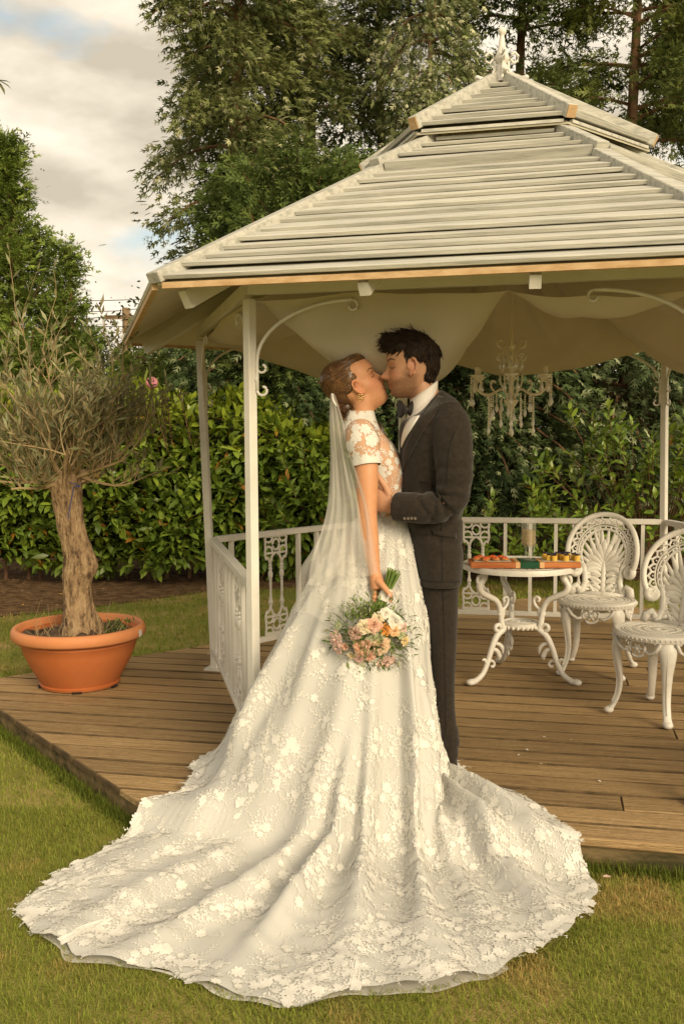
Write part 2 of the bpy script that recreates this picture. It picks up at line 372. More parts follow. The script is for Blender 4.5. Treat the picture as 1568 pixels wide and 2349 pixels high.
# litter on the soil: crumbs, chips, dead leaves
n = 1500; p = np.stack([RNG.uniform(-4.5, 3, n), RNG.uniform(8.2, 11, n)], 1); p = p[inpoly(p, SOIL)]; n = len(p)
tet = np.array([(-.5, -.4, 0), (.6, -.2, 0), (0, .6, 0), (0, 0, .5)]); tf = [(0, 1, 3), (1, 2, 3), (2, 0, 3)]
v, f, c = scatter(tet, tf, np.column_stack([p, np.full(n, GZ+.004)]), np.stack([rotz(a) for a in RNG.uniform(0, 6.28, n)]), RNG.uniform(.006, .035, n)**1.0,
                  np.array([.16, .10, .055])*RNG.uniform(.4, 1.7, (n, 1)))
tag(link('soil_litter', mesh_np('soil_litter', v, f, col=c), M('soil crumb', (1, 1, 1), attr=True, rough=.95)), 'crumbs, chips and dry scraps scattered on the bare soil', 'litter', kind='stuff')
# ================================================================== gazebo
HE, HR, HB = 1.963, .795, .12
GC = np.array([.8687, 5.2562])
def hexv(phi, R): a = R_(phi)-.2759; return GC+R*np.array([math.sin(a), -math.cos(a)])
PHI = [-30, -90, -150, 150, 90, 30]       # front-left, then clockwise seen from above
PFOOT = [hexv(p, 1.7315) for p in PHI]
PFOOT[0] = at(585, 1760, 4.03)[:2]; PFOOT[1] = atz(493, 1536, 0)[:2]; PFOOT[2] = at(922, 1400, 6.95)[:2]; PFOOT[3] = at(1521, 1400, 6.62)[:2]; PFOOT[5] = PFOOT[5]+[.06, 0]
PTOP = [p.copy() for p in PFOOT]
PTOP[1] = at(458, 760, 5.84)[:2]; PTOP[0] = at(571, 664, 4.03)[:2]; PTOP[3] = at(1523, 850, 6.62)[:2]
EAVE = [hexv(p, 2.1868) for p in PHI]
EAVE[0] = atz(357, 652, HE)[:2]; EAVE[1] = atz(290, 786, HE)[:2]
gz = thing('gazebo', 'white hexagonal garden gazebo with slatted timber roof and iron railings', 'gazebo', (GC[0], GC[1], 0))
# posts with scroll brackets
def scroll(mb, mp, c, r0, a0, turns, r=.008, n=22, shrink=.45):
    pts = []
    for i in range(n):
        t = i/(n-1); a = a0+turns*2*math.pi*t; rr = r0*(1-shrink*t); pts.append(mp(c[0]+rr*math.cos(a), c[1]+rr*math.sin(a)))
    mb.tube(pts, r, 6)
for k in range(6):
    f, t = PFOOT[k], PTOP[k]; d = unit(PFOOT[(k+1) % 6]-PFOOT[k-1]); R = np.array([[d[0], -d[1], 0], [d[1], d[0], 0], [0, 0, 1]])
    b = MB(); h = .0205; zt = HE-.01
    ring = lambda c, z, s=1: [(*(c+d*sx*h*s+np.array([-d[1], d[0]])*sy*h*s), z) for sx, sy in ((-1, -1), (1, -1), (1, 1), (-1, 1))]
    b.loft([ring(f, .004), ring(f+(t-f)*.5, zt*.5), ring(t, zt)])
    post = b.build('post', white_metal, gz, bevel=.004)
    b = MB().box((*f, .008), (.10, .10, .012), R); b.build('base_plate', white_metal, post)
    for s, o_ in ((1, (k+1) % 6), (-1, (k-1) % 6)):
        e = unit(PFOOT[o_]-f); bb = MB()
        def mp(u, z, e=e, t=t, f=f): q = f+(t-f)*(z/zt); return (*(q+e*(u+.03)), z)
        arc = [mp(.40*(1-math.cos(a)), 1.70+.235*math.sin(a)) for a in np.linspace(0, math.pi/2, 16)]
        bb.tube([mp(0.0, 1.585), mp(0.0, 1.64)]+arc, .0075, 6)
        scroll(bb, mp, (.40, 1.935-.024), .024, math.pi/2, -.75, .0055)
        scroll(bb, mp, (.024, 1.585), .024, math.pi, .75, .006)
        scroll(bb, mp, (.022, 1.675), .022, math.pi, .72, .0055)
        bb.ell(mp(-.004, 1.63), (.011, .011, .014), nu=8, nv=5)
        bb.build('scroll_bracket', white_metal, post, smooth=True)
# railings on five sides, the front side open
def cast_panel_mesh(Hh, W):               # local: x along the rail, z up, y thickness
    b = MB(); r = .0075; hw = W/2
    P = lambda pts, rr=r: b.tube([(x, 0, z) for x, z in pts], rr, 6, flat=.8)
    def arc(cx, cz, rx, rz, a0, a1, n=12): return [(cx+rx*math.cos(a), cz+rz*math.sin(a)) for a in np.linspace(R_(a0), R_(a1), n)]
    for top in (1, 0):
        z = (lambda q: Hh-q) if top else (lambda q: q)
        b.box((0, 0, z(.010)), (W, .016, .020)); b.box((0, 0, z(.118)), (W, .014, .012))
        b.tube([(x, 0, z(q)) for x, q in arc(0, .066, .028, .034, 0, 350, 18)], r, 6, closed=True)
        for s in (-1, 1):
            P([(s*x, z(q)) for x, q in arc(.060, .020, .031, .030, 0, 180)]); P([(s*x, z(q)) for x, q in arc(.060, .112, .031, .034, 180, 360)])
            P([(s*hw, z(.0)), (s*(hw-.004), z(.06)), (s*hw, z(.125)), (s*(hw-.012), z(.158))], .008)
            P([(s*(.0+x), z(q)) for x, q in ((.012, .122), (.03, .135), (.043, .165), (.047, .19))], .009)
            P([(s*x, z(q)) for x, q in ((.088, .14), (.066, .15), (.052, .17), (.047, .19))], .009)
    for s in (-1, 1):
        lo_, hi_ = .185, Hh-.185; m = hi_-lo_
        prof = [(.008, 0), (.017, .01), (.011, .03), (.019, .06), (.020, .10), (.012, .16), (.016, .175), (.010, .19), (.0105, .45), (.011, .62), (.016, .63), (.011, .645), (.019, .70), (.019, .78), (.012, .85), (.017, .88), (.011, .92), (.016, .96), (.009, 1)]
        b.lathe([(rr*.78, lo_+m*z_) for rr, z_ in prof], 10, (s*.047, 0, 0))
    me = b.mesh('cast_panel', True); me.set_sharp_from_angle(angle=R_(40)); me.materials.append(cast_white); return me
PANEL = cast_panel_mesh(HR-.02-HB-.02, .18)
BALU = MB().box((0, 0, (HR+HB)/2), (.024, .024, HR-HB-.034)).mesh('baluster'); BALU.materials.append(white_metal)
for k in range(5):
    p, q = PFOOT[k], PFOOT[k+1]; p = p+(PTOP[k]-p)*.4*(k == 1)*0; e = unit(q-p); Ln = np.linalg.norm(q-p); an = math.atan2(e[1], e[0])
    b = MB(); a, c = p+e*.03, q-e*.03
    rail = b.beam((*a, HR-.018), (*c, HR-.018), .045, .036).build('railing', white_metal, gz, bevel=.003)
    MB().beam((*a, HB), (*c, HB), .035, .032).build('bottom_rail', white_metal, rail, bevel=.003)
    items = ['b', 'b', 'o', 'b', 'b', 'b', 'o', 'b', 'b']; wts = {'b': 1., 'o': 1.35}
    tot = sum(wts[i] for i in items)+.7; s = .35
    for i in items:
        s += wts[i]/2; x = p+e*(Ln*s/tot); s += wts[i]/2
        o = link('baluster' if i == 'b' else 'cast_panel', BALU if i == 'b' else PANEL, None, rail)
        o.location = (x[0]-GC[0], x[1]-GC[1], 0 if i == 'b' else HB+.017); o.rotation_euler = (0, 0, an)
# roof
roof = MB()
def ring_poly(t, z, scale_from=EAVE): return [np.array([*(GC+(e-GC)*t), z]) for e in scale_from]
ZS = HE+.855                              # height of the lower roof plane at the centre line t = .24
def lower(t): return HE+(1-t)/(1-.27)*.80
T_TOP, Z_T, Z_A = .325, 2.830, 3.195
top_c = [np.array([*(GC+(EAVE[k]-GC)*T_TOP), Z_T]) for k in range(6)]
top_c[0] = at(957, 300, GC[1]-.50); top_c[5] = at(1303, 274, GC[1]-.66)
for c_ in (top_c[0], top_c[5]): c_[2] = Z_T
APEX = at(1150, 188, GC[1])
# ceiling skin under the slats
rb = MB(); A_ = ring_poly(.995, HE-.002); B_ = ring_poly(.25, lower(.25)-.03)
rb.add(A_+B_, [(i, (i+1) % 6, 6+(i+1) % 6, 6+i) for i in range(6)])
A2 = [c-np.array([0, 0, .028]) for c in top_c]
rb.add(A2+[APEX-np.array([0, 0, .05])], [(i, (i+1) % 6, 6) for i in range(6)])
rf = rb.build('roof', soffit_m, gz)
sm_ = rf.modifiers.new('t', 'SOLIDIFY'); sm_.thickness = .008
def slat_row(P0, P1, Q0, Q1, t0, t1, thick, nrm, over=1.30, lift=0, mat_=roof_wood, inset=.03, name='slat'):
    """board between fractions t0 (lower) and t1 of the face P0-P1 (eave) to Q0-Q1 (top)"""
    tt = t0+(t1-t0)*over
    a0, a1 = P0+(Q0-P0)*t0, P1+(Q1-P1)*t0; b0, b1 = P0+(Q0-P0)*tt, P1+(Q1-P1)*tt
    e = unit(a1-a0); ins = random.uniform(.6, 1.3)*inset; ins2 = random.uniform(.6, 1.3)*inset
    a0 = a0+e*ins; a1 = a1-e*ins2; b0 = b0+e*ins; b1 = b1-e*ins2
    wob = random.gauss(0, .0035); n = nrm; lo_ = lift+.032+abs(wob); hi_ = lift+.010
    v = [a0+n*(lo_-thick), a1+n*(lo_-thick+wob), b1+n*(hi_-thick), b0+n*(hi_-thick), a0+n*lo_, a1+n*(lo_+wob), b1+n*hi_, b0+n*hi_]
    mid = np.mean(v, 0); x = e; z = n; y = np.cross(z, x); Rm = np.array([x, y, z])
    loc = (np.array(v)-mid)@Rm.T
    me = bpy.data.meshes.new(name); me.from_pydata(loc.tolist(), [], [(3, 2, 1, 0), (4, 5, 6, 7), (0, 1, 5, 4), (1, 2, 6, 5), (2, 3, 7, 6), (3, 0, 4, 7)])
    o = link(name, me, mat_, rf); o.matrix_local = Matrix.Translation(Vector(mid-ORG[gz.name])) @ Matrix(Rm.T.tolist()).to_4x4()
    bv = o.modifiers.new('b', 'BEVEL'); bv.width = .0025; bv.segments = 1
LOW = ring_poly(1.0, HE); TOPL = ring_poly(.25, lower(.25))
for k in range(6):
    P0, P1, Q0, Q1 = LOW[k], LOW[(k+1) % 6], TOPL[k], TOPL[(k+1) % 6]
    n = unit(np.cross(P1-P0, Q0-P0)); n = n if n[2] > 0 else -n
    ts = list(np.linspace(0, .74, 14)); j_ = [0]+[random.gauss(0, .004) for _ in ts[1:-1]]+[0]; ts = [a+b for a, b in zip(ts, j_)]
    for a, b in zip(ts[:-1], ts[1:]): slat_row(P0, P1, Q0, Q1, a, b, .018, n)
    # upper flight stands on a step
    slat_row(P0, P1, Q0, Q1, .735, .80, .050, n, 1.2, .026)
    ts = np.linspace(.80, 1.0, 5)
    for a, b in zip(ts[:-1], ts[1:]): slat_row(P0, P1, Q0, Q1, a, b, .018, n, 1.25, .022)
    P0, P1 = top_c[k], top_c[(k+1) % 6]; Q = APEX+np.array([0, 0, 0]); n = unit(np.cross(P1-P0, Q-P0)); n = n if n[2] > 0 else -n
    ts = np.linspace(0, .90, 9)
    for a, b in zip(ts[:-1], ts[1:]): slat_row(P0, P1, P0+(Q-P0), P1+(Q-P1), a, b, .020, n, 1.2, inset=.012)
    # fascia of raw pine
    P0, P1 = LOW[k], LOW[(k+1) % 6]; e = unit(P1-P0)
    MB().beam(P0+e*.03+[0, 0, -.006], P1-e*.03+[0, 0, -.006], .022, .022).build('fascia', raw_pine, rf)
    P0, P1 = top_c[k], top_c[(k+1) % 6]; e = unit(P1-P0)
    MB().beam(P0+e*.02+[0, 0, -.012], P1-e*.02+[0, 0, -.012], .02, .014).build('fascia', roof_wood, rf)
    # hip boards
    a, b_ = LOW[k], TOPL[k]; nn = unit(np.cross(np.cross(b_-a, (0, 0, 1)), b_-a)); nn = nn if nn[2] > 0 else -nn
    MB().beam(a+nn*.024, a+(b_-a)*.74+nn*.024, .075, .042, nn).build('hip_board', roof_wood, rf, bevel=.003)
    MB().beam(a+(b_-a)*.735+nn*.052, b_+nn*.046, .06, .045, nn).build('hip_board', roof_wood, rf, bevel=.003)
    a, b_ = top_c[k], APEX; nn = unit(np.cross(np.cross(b_-a, (0, 0, 1)), b_-a)); nn = nn if nn[2] > 0 else -nn
    d_ = unit(b_-a)
    MB().beam(a-d_*.015+nn*.032, a+(b_-a)*.93+nn*.032, .05, .06, nn).build('hip_board', roof_wood, rf, bevel=.003)
    MB().beam(a-d_*.021+nn*.032, a-d_*.0155+nn*.032, .044, .054, nn).build('board_end', raw_pine, rf)
    # hip rafters below and two short rafter tails per side
    a, b_ = LOW[k]*.94+np.array([*GC, HE])*.06, TOPL[k]
    MB().beam(a-[0, 0, .045], b_-[0, 0, .06], .045, .07).build('rafter', white_metal, rf)
    for u in ((.36, .64) if k == 5 else ()):
        p = LOW[k]*(1-u)+LOW[(k+1) % 6]*u; inn = unit(np.array([*GC, HE])-p); inn[2] = 0; inn = unit(inn); sl_ = np.array([0, 0, .50])
        MB().beam(p+inn*.03+[0, 0, -.045], p+(inn+sl_)*.20+[0, 0, -.045], .04, .05).build('rafter_tail', white_metal, rf)
    # eave plate between post tops
    p, q = PTOP[k], PTOP[(k+1) % 6]
    MB().beam((*p, HE+.03), (*q, HE+.03), .04, .05).build('eave_plate', white_metal, rf)
# finial
fb = MB(); ax = APEX+np.array([0, 0, .0])
fb.lathe([(.075, -.012), (.072, .0), (.03, .02), (.028, .06), (.034, .075), (.022, .09), (.034, .105), (.040, .118), (.022, .165), (.012, .225), (.012, .235), (.021, .243), (.022, .262), (.012, .272), (.001, .274)], 16, ax)
for i in range(4):
    a = -.276+i*math.pi/2+.25; d_ = np.array([math.cos(a), math.sin(a), 0])
    mp = lambda u, z: ax+d_*u+np.array([0, 0, z])
    fb.tube([mp(*q) for q in ((.045, .115), (.062, .095), (.082, .105), (.085, .13), (.068, .148), (.048, .138), (.036, .105), (.034, .07), (.05, .035), (.085, .018), (.118, .022))][::-1], [.012]+[.0075]*10, 6)
    fb.ell(mp(.125, .024), (.017, .017, .012), nu=8, nv=6)
fb.build('finial', white_metal, gz, smooth=True, auto=50)

# ------------------------------------------------------------------ draped cloth under the roof, one swag to a side
drape_m = M('cream voile', (.64, .58, .45), (.72, .66, .52), 2, .85, .1, 20, transl=.35, spec=.1)
QC = np.array([GC[0], GC[1], 2.50])
def swag(k, sub, sag, label, eave_drop=0.0):
    P0, P1 = np.array([*PTOP[k], HE-.02]), np.array([*PTOP[(k+1) % 6], HE-.02]); nu, nv = 34, 30; G = []
    for i in range(nv):
        v = i/(nv-1); row = []
        for j in range(nu):
            u = sub[0]+(sub[1]-sub[0])*j/(nu-1); uu = j/(nu-1)
            e = P0+(P1-P0)*u; c_ = QC+(e-np.array([GC[0], GC[1], e[2]]))*.05
            p = e+(c_-e)*v
            s_ = math.sin(math.pi*uu)**.75*(math.sin(math.pi*min(1, v**.55))**.9)
            p = p+np.array([0, 0, -sag*s_])
            fold = .034*math.sin(uu*17+k*2.1+v*3)*(.15+v*1.2)*math.sin(math.pi*uu)+.020*math.sin(uu*37+v*5+k)*v+.02*math.sin(v*7+uu*5+k)*math.sin(math.pi*uu)
            p = p+np.array([0, 0, fold*.8])-np.array([0, 0, eave_drop])*(1-v)**3*math.sin(math.pi*uu)
            row.append(p)
        G.append(row)
    o = MB().grid(G).build('fabric_swag', drape_m, None, smooth=True)
    tag(o, label, 'fabric swag', 'cloth swags hung inside the gazebo roof'); return o
swag(0, (0, 1), .16, 'cream cloth swag inside the roof over the side railing by the potted olive')
swag(1, (0, 1), .30, 'cream cloth swag hanging behind the bride over the far laurel hedge railing')
swag(2, (0, 1), .27, 'cream cloth swag behind the chandelier over the railing behind the table')
swag(3, (0, 1), .36, 'deep cream cloth swag over the railing behind the chairs')
swag(4, (0, 1), .22, 'cream cloth swag on the gazebo side nearest the chairs')
swag(5, (.42, 1), .50, 'wide cream cloth swag just above the couple under the front eave')
swag(5, (0, .42), .17, 'shallow cream cloth swag under the front eave above the chairs', .05)
# ================================================================== cast iron table and chairs
def place(root, loc, rz):
    root.location = loc; root.rotation_euler = (0, 0, rz)
def copy_tree(o, parent=None):
    c = o.copy(); C.objects.link(c); c.parent = parent
    for ch in list(o.children): copy_tree(ch, c)
    return c
def arcp(cx, cz, rx, rz, a0, a1, n=12): return [(cx+rx*math.cos(a), cz+rz*math.sin(a)) for a in np.linspace(R_(a0), R_(a1), n)]
def lattice_disc(b, r, z, hub, nsp, rings, t=.004, wspoke=.006, twist=0.):
    for k in range(nsp):
        a = 2*math.pi*k/nsp; a2 = a+twist
        b.beam((hub*math.cos(a), hub*math.sin(a), z), (r*math.cos(a2), r*math.sin(a2), z), wspoke, t)
        if twist: a2 = a-twist; b.beam((hub*math.cos(a), hub*math.sin(a), z+.0006), (r*math.cos(a2), r*math.sin(a2), z+.0006), wspoke, t)
    for q, wq in rings: b.lathe([(q-wq, z-t/2), (q-wq, z+t*.8), (q+wq, z+t*.8), (q+wq, z-t/2), (q-wq, z-t/2)], 40, cap=False)
def make_chair(label):
    t = thing('cast_iron_chair', label, 'chair', group='white cast iron chairs in the gazebo')
    SZ, SR = .43, .205
    b = MB(); b.lathe([(SR-.022, SZ-.008), (SR-.02, SZ+.006), (SR, SZ+.008), (SR+.008, SZ-.002), (SR+.004, SZ-.022), (SR-.012, SZ-.022), (SR-.022, SZ-.008)], 44, cap=False)
    lattice_disc(b, SR-.02, SZ, .025, 30, [(.028, .010), (.075, .005), (.115, .010), (.155, .006), (.172, .005)], .008, .008)
    for k in range(30):
        a = 2*math.pi*k/30+.1; b.lathe([(.006, SZ-.004), (.010, SZ-.004), (.010, SZ+.005), (.006, SZ+.005), (.006, SZ-.004)], 8, (.135*math.cos(a), .135*math.sin(a), 0), cap=False)
    for k in range(60):
        a = 2*math.pi*k/60; b.ell(((SR+.007)*math.cos(a), (SR+.007)*math.sin(a), SZ-.008), (.005, .005, .006), nu=6, nv=4)
    b.build('seat', cast_white, t, smooth=True, auto=40)
    # legs
    for k, a in enumerate((-135, -45, 45, 135)):
        d = np.array([math.cos(R_(a)), math.sin(R_(a)), 0]); s_ = np.array([-d[1], d[0], 0]); back = k > 1
        prof = [(.175, .415, .030), (.192, .375, .034), (.198, .33, .030), (.188, .25, .021), (.180, .17, .017), (.188, .10, .015), (.210, .045, .015), (.228, .02, .020)]
        if back: prof = [(r+.02*(1-z/.43), z, w) for r, z, w in prof]
        P = spline([d*r+[0, 0, z] for r, z, w in prof], 22); Wd = np.interp(np.linspace(0, 7, 22), range(8), [w for *_, w in prof])
        lb = MB(); Wd = Wd*1.22; lb.tube(P, Wd, 10, flat=.62, up=s_)
        lb.tube([p+d*.012*1.0 for p in P[2:18]], Wd[2:18]*.35, 6, up=s_)
        lb.ell(P[-1]+d*.002+[0, 0, -.002], (.024, .024, .018), nu=10, nv=7)
        for q in (-1, 1):
            lb.tube([P[1]+s_*q*.03, P[2]+s_*q*.055+[0, 0, .01], P[2]+s_*q*.075+[0, 0, .035], P[0]+s_*q*.09], [.010, .009, .008, .007], 6)
            lb.ell(P[3]+s_*q*.03, (.012, .012, .022), nu=8, nv=6)
        lb.build('leg', cast_white, t, smooth=True, auto=55)
    # apron medallions
    for a in (-90, 0, 90, 180):
        d = np.array([math.cos(R_(a)), math.sin(R_(a)), 0]); s_ = np.array([-d[1], d[0], 0]); ab = MB(); c0 = d*(SR-.03)+[0, 0, .366]
        ab.tube([c0+s_*.042*math.cos(q)+np.array([0, 0, .042*math.sin(q)]) for q in np.linspace(0, 2*math.pi, 20)[:-1]], .008, 6, closed=True)
        for q in range(6):
            an = q*math.pi/3; ab.tube([c0+(s_*math.cos(an)+np.array([0, 0, math.sin(an)]))*rr for rr in (.004, .015, .036)], [.006, .009, .003], 6, flat=.6)
        ab.ell(c0+d*.004, (.010, .010, .010), nu=8, nv=6)
        for q in (-1, 1): ab.tube([c0+s_*q*x+np.array([0, 0, z]) for x, z in ((.045, -.01), (.07, -.02), (.10, .0), (.125, .04))], [.008, .009, .009, .008], 6)
        ab.build('apron', cast_white, t, smooth=True)
    # pierced balloon back on a curved surface
    def mp(x, z, off=0.): a = x/.27; rr = .27+off; return np.array([rr*math.sin(a), .155-.27+rr*math.cos(a)+.20*(z-SZ)*.9, z])
    bb = MB(); N_ = (0, 1, .0)
    def st(pts, r, flat=.55, closed=False): bb.tube([mp(x, z) for x, z in pts], r, 7, flat=1, up=(0, 1, 0), closed=closed) if flat == 1 else bb.tube([mp(x, z) for x, z in pts], r, 7, flat=1/.6, up=(0, 1, 0), closed=closed)
    st(arcp(0, .700, .212, .215, -32, 212, 44), [.009]*44)
    st(arcp(0, .700, .205, .208, -32, 212, 40), [.006]*40)
    st(arcp(0, .690, .158, .168, -40, 220, 34), [.003]*34); st(arcp(0, .690, .146, .155, -42, 222, 34), [.003]*34); st(arcp(0, .685, .130, .140, -50, 230, 34), [.005]*34)
    na = 19
    for i in range(na):
        a = R_(-26+232*i/(na-1)); a2 = R_(-26+232*(i+.5)/(na-1)); a3 = R_(-26+232*(i+1)/(na-1))
        o = lambda q, k_: ((.158+k_*.048)*math.cos(q), .692+(.168+k_*.040)*math.sin(q))
        if i < na-1:
            st([o(a, .05), o(a, .35), o(a2, .65), o(a2, .95)], [.003, .0042, .0042, .003]); st([o(a3, .05), o(a3, .35), o(a2, .65)], [.003, .0042, .0035])
            q = o(a2, .2); bb.ell(mp(*q), (.005, .004, .005), nu=6, nv=4)
        b0 = (.146*math.cos(a), .690+.155*math.sin(a)); b1 = (.130*math.cos(a), .685+.140*math.sin(a)); st([b0, b1], .004)
    for s_ in (-1, 1):                    # scrolled ears
        pts = [(s_*(.168-.030*(1-t_*.75)*math.cos(q)*-1-.012), .582+.032*(1-t_*.75)*math.sin(q)) for t_, q in ((i/26, R_(60-i*26)) for i in range(27))]
        st(pts, [.012]*10+[.010]*17); bb.ell(mp(s_*.156, .582), (.012, .010, .012), nu=8, nv=6)
        st([(s_*.118, .62), (s_*.104, .57), (s_*.098, .51), (s_*.115, .455), (s_*.13, .435)], [.009, .010, .010, .011, .012])
        st([(s_*.098, .51), (s_*.07, .485), (s_*.05, .45), (s_*.06, .432)], .006); st([(s_*.103, .56), (s_*.075, .54), (s_*.05, .51), (s_*.035, .47)], .006)
        for z in (.455, .475, .50, .525, .55, .58): st([(s_*.100, z), (s_*.085, z+.012), (s_*.07, z+.004)], [.006, .007, .003])
        st([(s_*.18, .437), (s_*.17, .475), (s_*.145, .49), (s_*.13, .47), (s_*.14, .452)], [.012, .014, .012, .010, .008])
    st([(0, .432), (0, .50), (0, .60), (0, .70)], [.013, .009, .010, .006])
    for k in range(11):                   # palmette
        f_ = (k-5)/5; an = f_*1.45; Ln = .145-.045*abs(f_); x0, z0 = .010*f_, .62-.05*abs(f_)
        pts = [(x0+Ln*q*math.sin(an*(.45+.55*q)), z0+Ln*q*math.cos(an*(.45+.55*q))-(.02*q*q if abs(f_) > .7 else 0)) for q in np.linspace(0, 1, 7)]
        st(pts, [.004, .008, .011, .013, .014, .011, .005])
    for s_ in (-1, 1):
        for k, (z0, Ln) in enumerate(((.46, .05), (.50, .07), (.54, .085))):
            pts = [(s_*(.006+Ln*q), z0+Ln*.75*q-.05*q*q*k*.3) for q in np.linspace(0, 1, 6)]; st(pts, [.004, .008, .010, .010, .008, .004])
    for k in range(12):                   # second row of fronds between the first and the ring
        f_ = (k-5.5)/5.5; an = f_*1.75; x0, z0 = .03*f_, .60-.06*abs(f_)
        x1, z1 = .126*math.sin(an), .685+.136*math.cos(an)
        st([(x0+(x1-x0)*q, z0+(z1-z0)*q+.012*math.sin(q*3)) for q in np.linspace(.35, 1, 5)], [.004, .007, .008, .006, .004])
    for s_ in (-1, 1):
        for z in np.arange(.45, .62, .022): st([(s_*.022, z), (s_*.045, z+.016), (s_*.075, z+.010)], [.004, .007, .004])
    st([(-.13, .434), (0, .437), (.13, .434)], .011)
    bb.build('backrest', cast_white, t, smooth=True)
    return t
ch0 = make_chair('white cast iron chair behind the table, its pierced balloon back by the railing')
def facing(vx, vy): return math.atan2(vy, vx)+math.pi/2
place(ch0, (1.475, 5.62, .001), facing(-.42, -.90))
ch1 = copy_tree(ch0); ch1['label'] = 'white cast iron chair standing alone beside the table, turned sideways on the open boards'; place(ch1, (1.565, 4.76, .001), facing(-.80, -.60))
ch2 = copy_tree(ch0); ch2['label'] = 'white cast iron chair hidden behind the groom, only a foot showing by the table leg'; place(ch2, (.335, 5.42, .001), facing(.9, -.2))

for c_ in (ch0, ch1): c_.scale = (1.05, 1.05, .985)
tbl = thing('cast_iron_table', 'round white cast iron bistro table with curled legs holding canapes and flutes', 'table', (0, 0, 0))
TZ, TR = .655, .325
b = MB(); b.lathe([(TR-.03, TZ-.006), (TR-.028, TZ+.004), (TR-.004, TZ+.004), (TR, TZ-.004), (TR-.002, TZ-.026), (TR-.012, TZ-.028), (TR-.03, TZ-.006)], 60, cap=False)
lattice_disc(b, TR-.02, TZ-.003, .03, 36, [(.03, .012), (.08, .004), (.14, .006), (.20, .005), (.25, .007), (.285, .004)], .006, .006, twist=.16)
for q in (.11, .17, .225, .268):
    for k in range(int(q*150)):
        a = 2*math.pi*k/int(q*150); b.lathe([(.006, TZ-.005), (.011, TZ-.005), (.010, TZ+.001), (.006, TZ+.001), (.006, TZ-.005)], 7, (q*math.cos(a), q*math.sin(a), 0), cap=False)
b.build('table_top', cast_white, tbl, smooth=True, auto=40)
b = MB(); b.lathe([(.085, .30), (.105, .30), (.107, .325), (.085, .328), (.085, .30)], 30, cap=False); lattice_disc(b, .09, .318, .02, 14, [(.022, .008), (.055, .006)], .007, .008, twist=.3)
for k in range(24): b.ell((.106*math.cos(k*math.pi/12), .106*math.sin(k*math.pi/12), .302), (.009, .009, .012), nu=6, nv=4)
b.build('shelf', cast_white, tbl, smooth=True, auto=40)
for a in (-150, -34, 100):
    d = np.array([math.cos(R_(a)), math.sin(R_(a)), 0]); s_ = np.array([-d[1], d[0], 0]); b = MB(); Z = np.array([0, 0, 1.])
    S = lambda pts, r, n=8: b.tube(spline([d*x+Z*z for x, z in pts], len(pts)*4), np.interp(np.linspace(0, 1, len(pts)*4), np.linspace(0, 1, len(r)), r) if not np.isscalar(r) else r, n, up=s_)
    S([(.255, .63), (.262, .59), (.285, .555), (.27, .515), (.215, .485), (.17, .46), (.145, .42), (.135, .37), (.128, .32), (.115, .285)], [.024, .022, .020, .019, .018, .017, .016, .016, .017, .018])
    S([(.10, .30), (.125, .285), (.165, .255), (.20, .19), (.225, .12), (.26, .055), (.31, .022), (.345, .018)], [.018, .018, .018, .016, .015, .015, .017, .021])
    S([(.285, .555), (.30, .575), (.297, .60), (.28, .605), (.27, .59), (.28, .578)], .010, 6)
    S([(.135, .40), (.10, .42), (.085, .455), (.10, .475), (.118, .465), (.112, .448)], .009, 6)
    S([(.128, .30), (.15, .32), (.17, .315), (.172, .295), (.155, .285)], .012, 6)
    S([(.20, .19), (.165, .175), (.145, .14), (.15, .12)], [.010, .014, .016, .004], 6); S([(.19, .22), (.15, .21), (.125, .185), (.12, .15)], [.008, .012, .013, .003], 6)
    S([(.225, .12), (.195, .12), (.18, .10), (.19, .085), (.205, .092)], .008, 6); S([(.145, .42), (.12, .395), (.112, .36)], [.010, .013, .003], 6)
    S([(.235, .11), (.25, .135), (.265, .13)], [.008, .009, .004], 6)
    for q in (.50, .46, .38): b.ell(d*np.interp(q, [.3, .42, .46, .5], [.128, .15, .175, .245])+Z*q, (.014, .014, .014), nu=8, nv=5)
    b.ell(d*.345+Z*.018, (.026, .026, .018), nu=10, nv=6)
    b.build('leg', cast_white, tbl, smooth=True)
TC = np.array([1.005, 5.50]); place(tbl, (TC[0], TC[1], .001), 0); TOPZ = TZ+.006

# ------------------------------------------------------------------ board, canapes and glasses on the table
board_m = M('orange brown oiled wood', (.32, .085, .022), (.52, .19, .06), 6, .45, .15, 30, (.6, 5, 5))
lightwood_m = M('pale sapwood', (.60, .33, .14), (.70, .45, .22), 8, .5, .1, 30)
green_m = M('dark green resin', (.010, .055, .026), (.014, .075, .036), 5, .3)
paper_m = M('cream paper', (.62, .57, .46), rough=.8)
bd_a = -.035; bc = np.array([1.0, 5.37, TOPZ]); Rb = rotz(bd_a)
bd = thing('serving_board', 'long orange brown wooden serving board with dark green band across its middle', 'serving board', bc)
def bpart(name, c, s, m, par=None, bev=.002): return MB().box(c, s).xf(Rb, bc).build(name, m, par or bd, bevel=bev)
bpart('plank', (0, 0, .016), (.595, .175, .032), board_m)
bpart('green_band', (.022, 0, .0165), (.105, .178, .034), green_m)
for x in (-.043, .088): bpart('sapwood_band', (x, 0, .0163), (.026, .177, .0332), lightwood_m)
for x in (-.175, .20): bpart('paper_sheet', (x, .01, .0335), (.20, .14, .0012), paper_m, bev=0)
tart_m = M('baked pastry', (.42, .17, .05), (.58, .27, .09), 30, .6, .4, 80); tom_m = M('roast tomato', (.55, .075, .015), (.72, .16, .04), 25, .3, coat=.3)
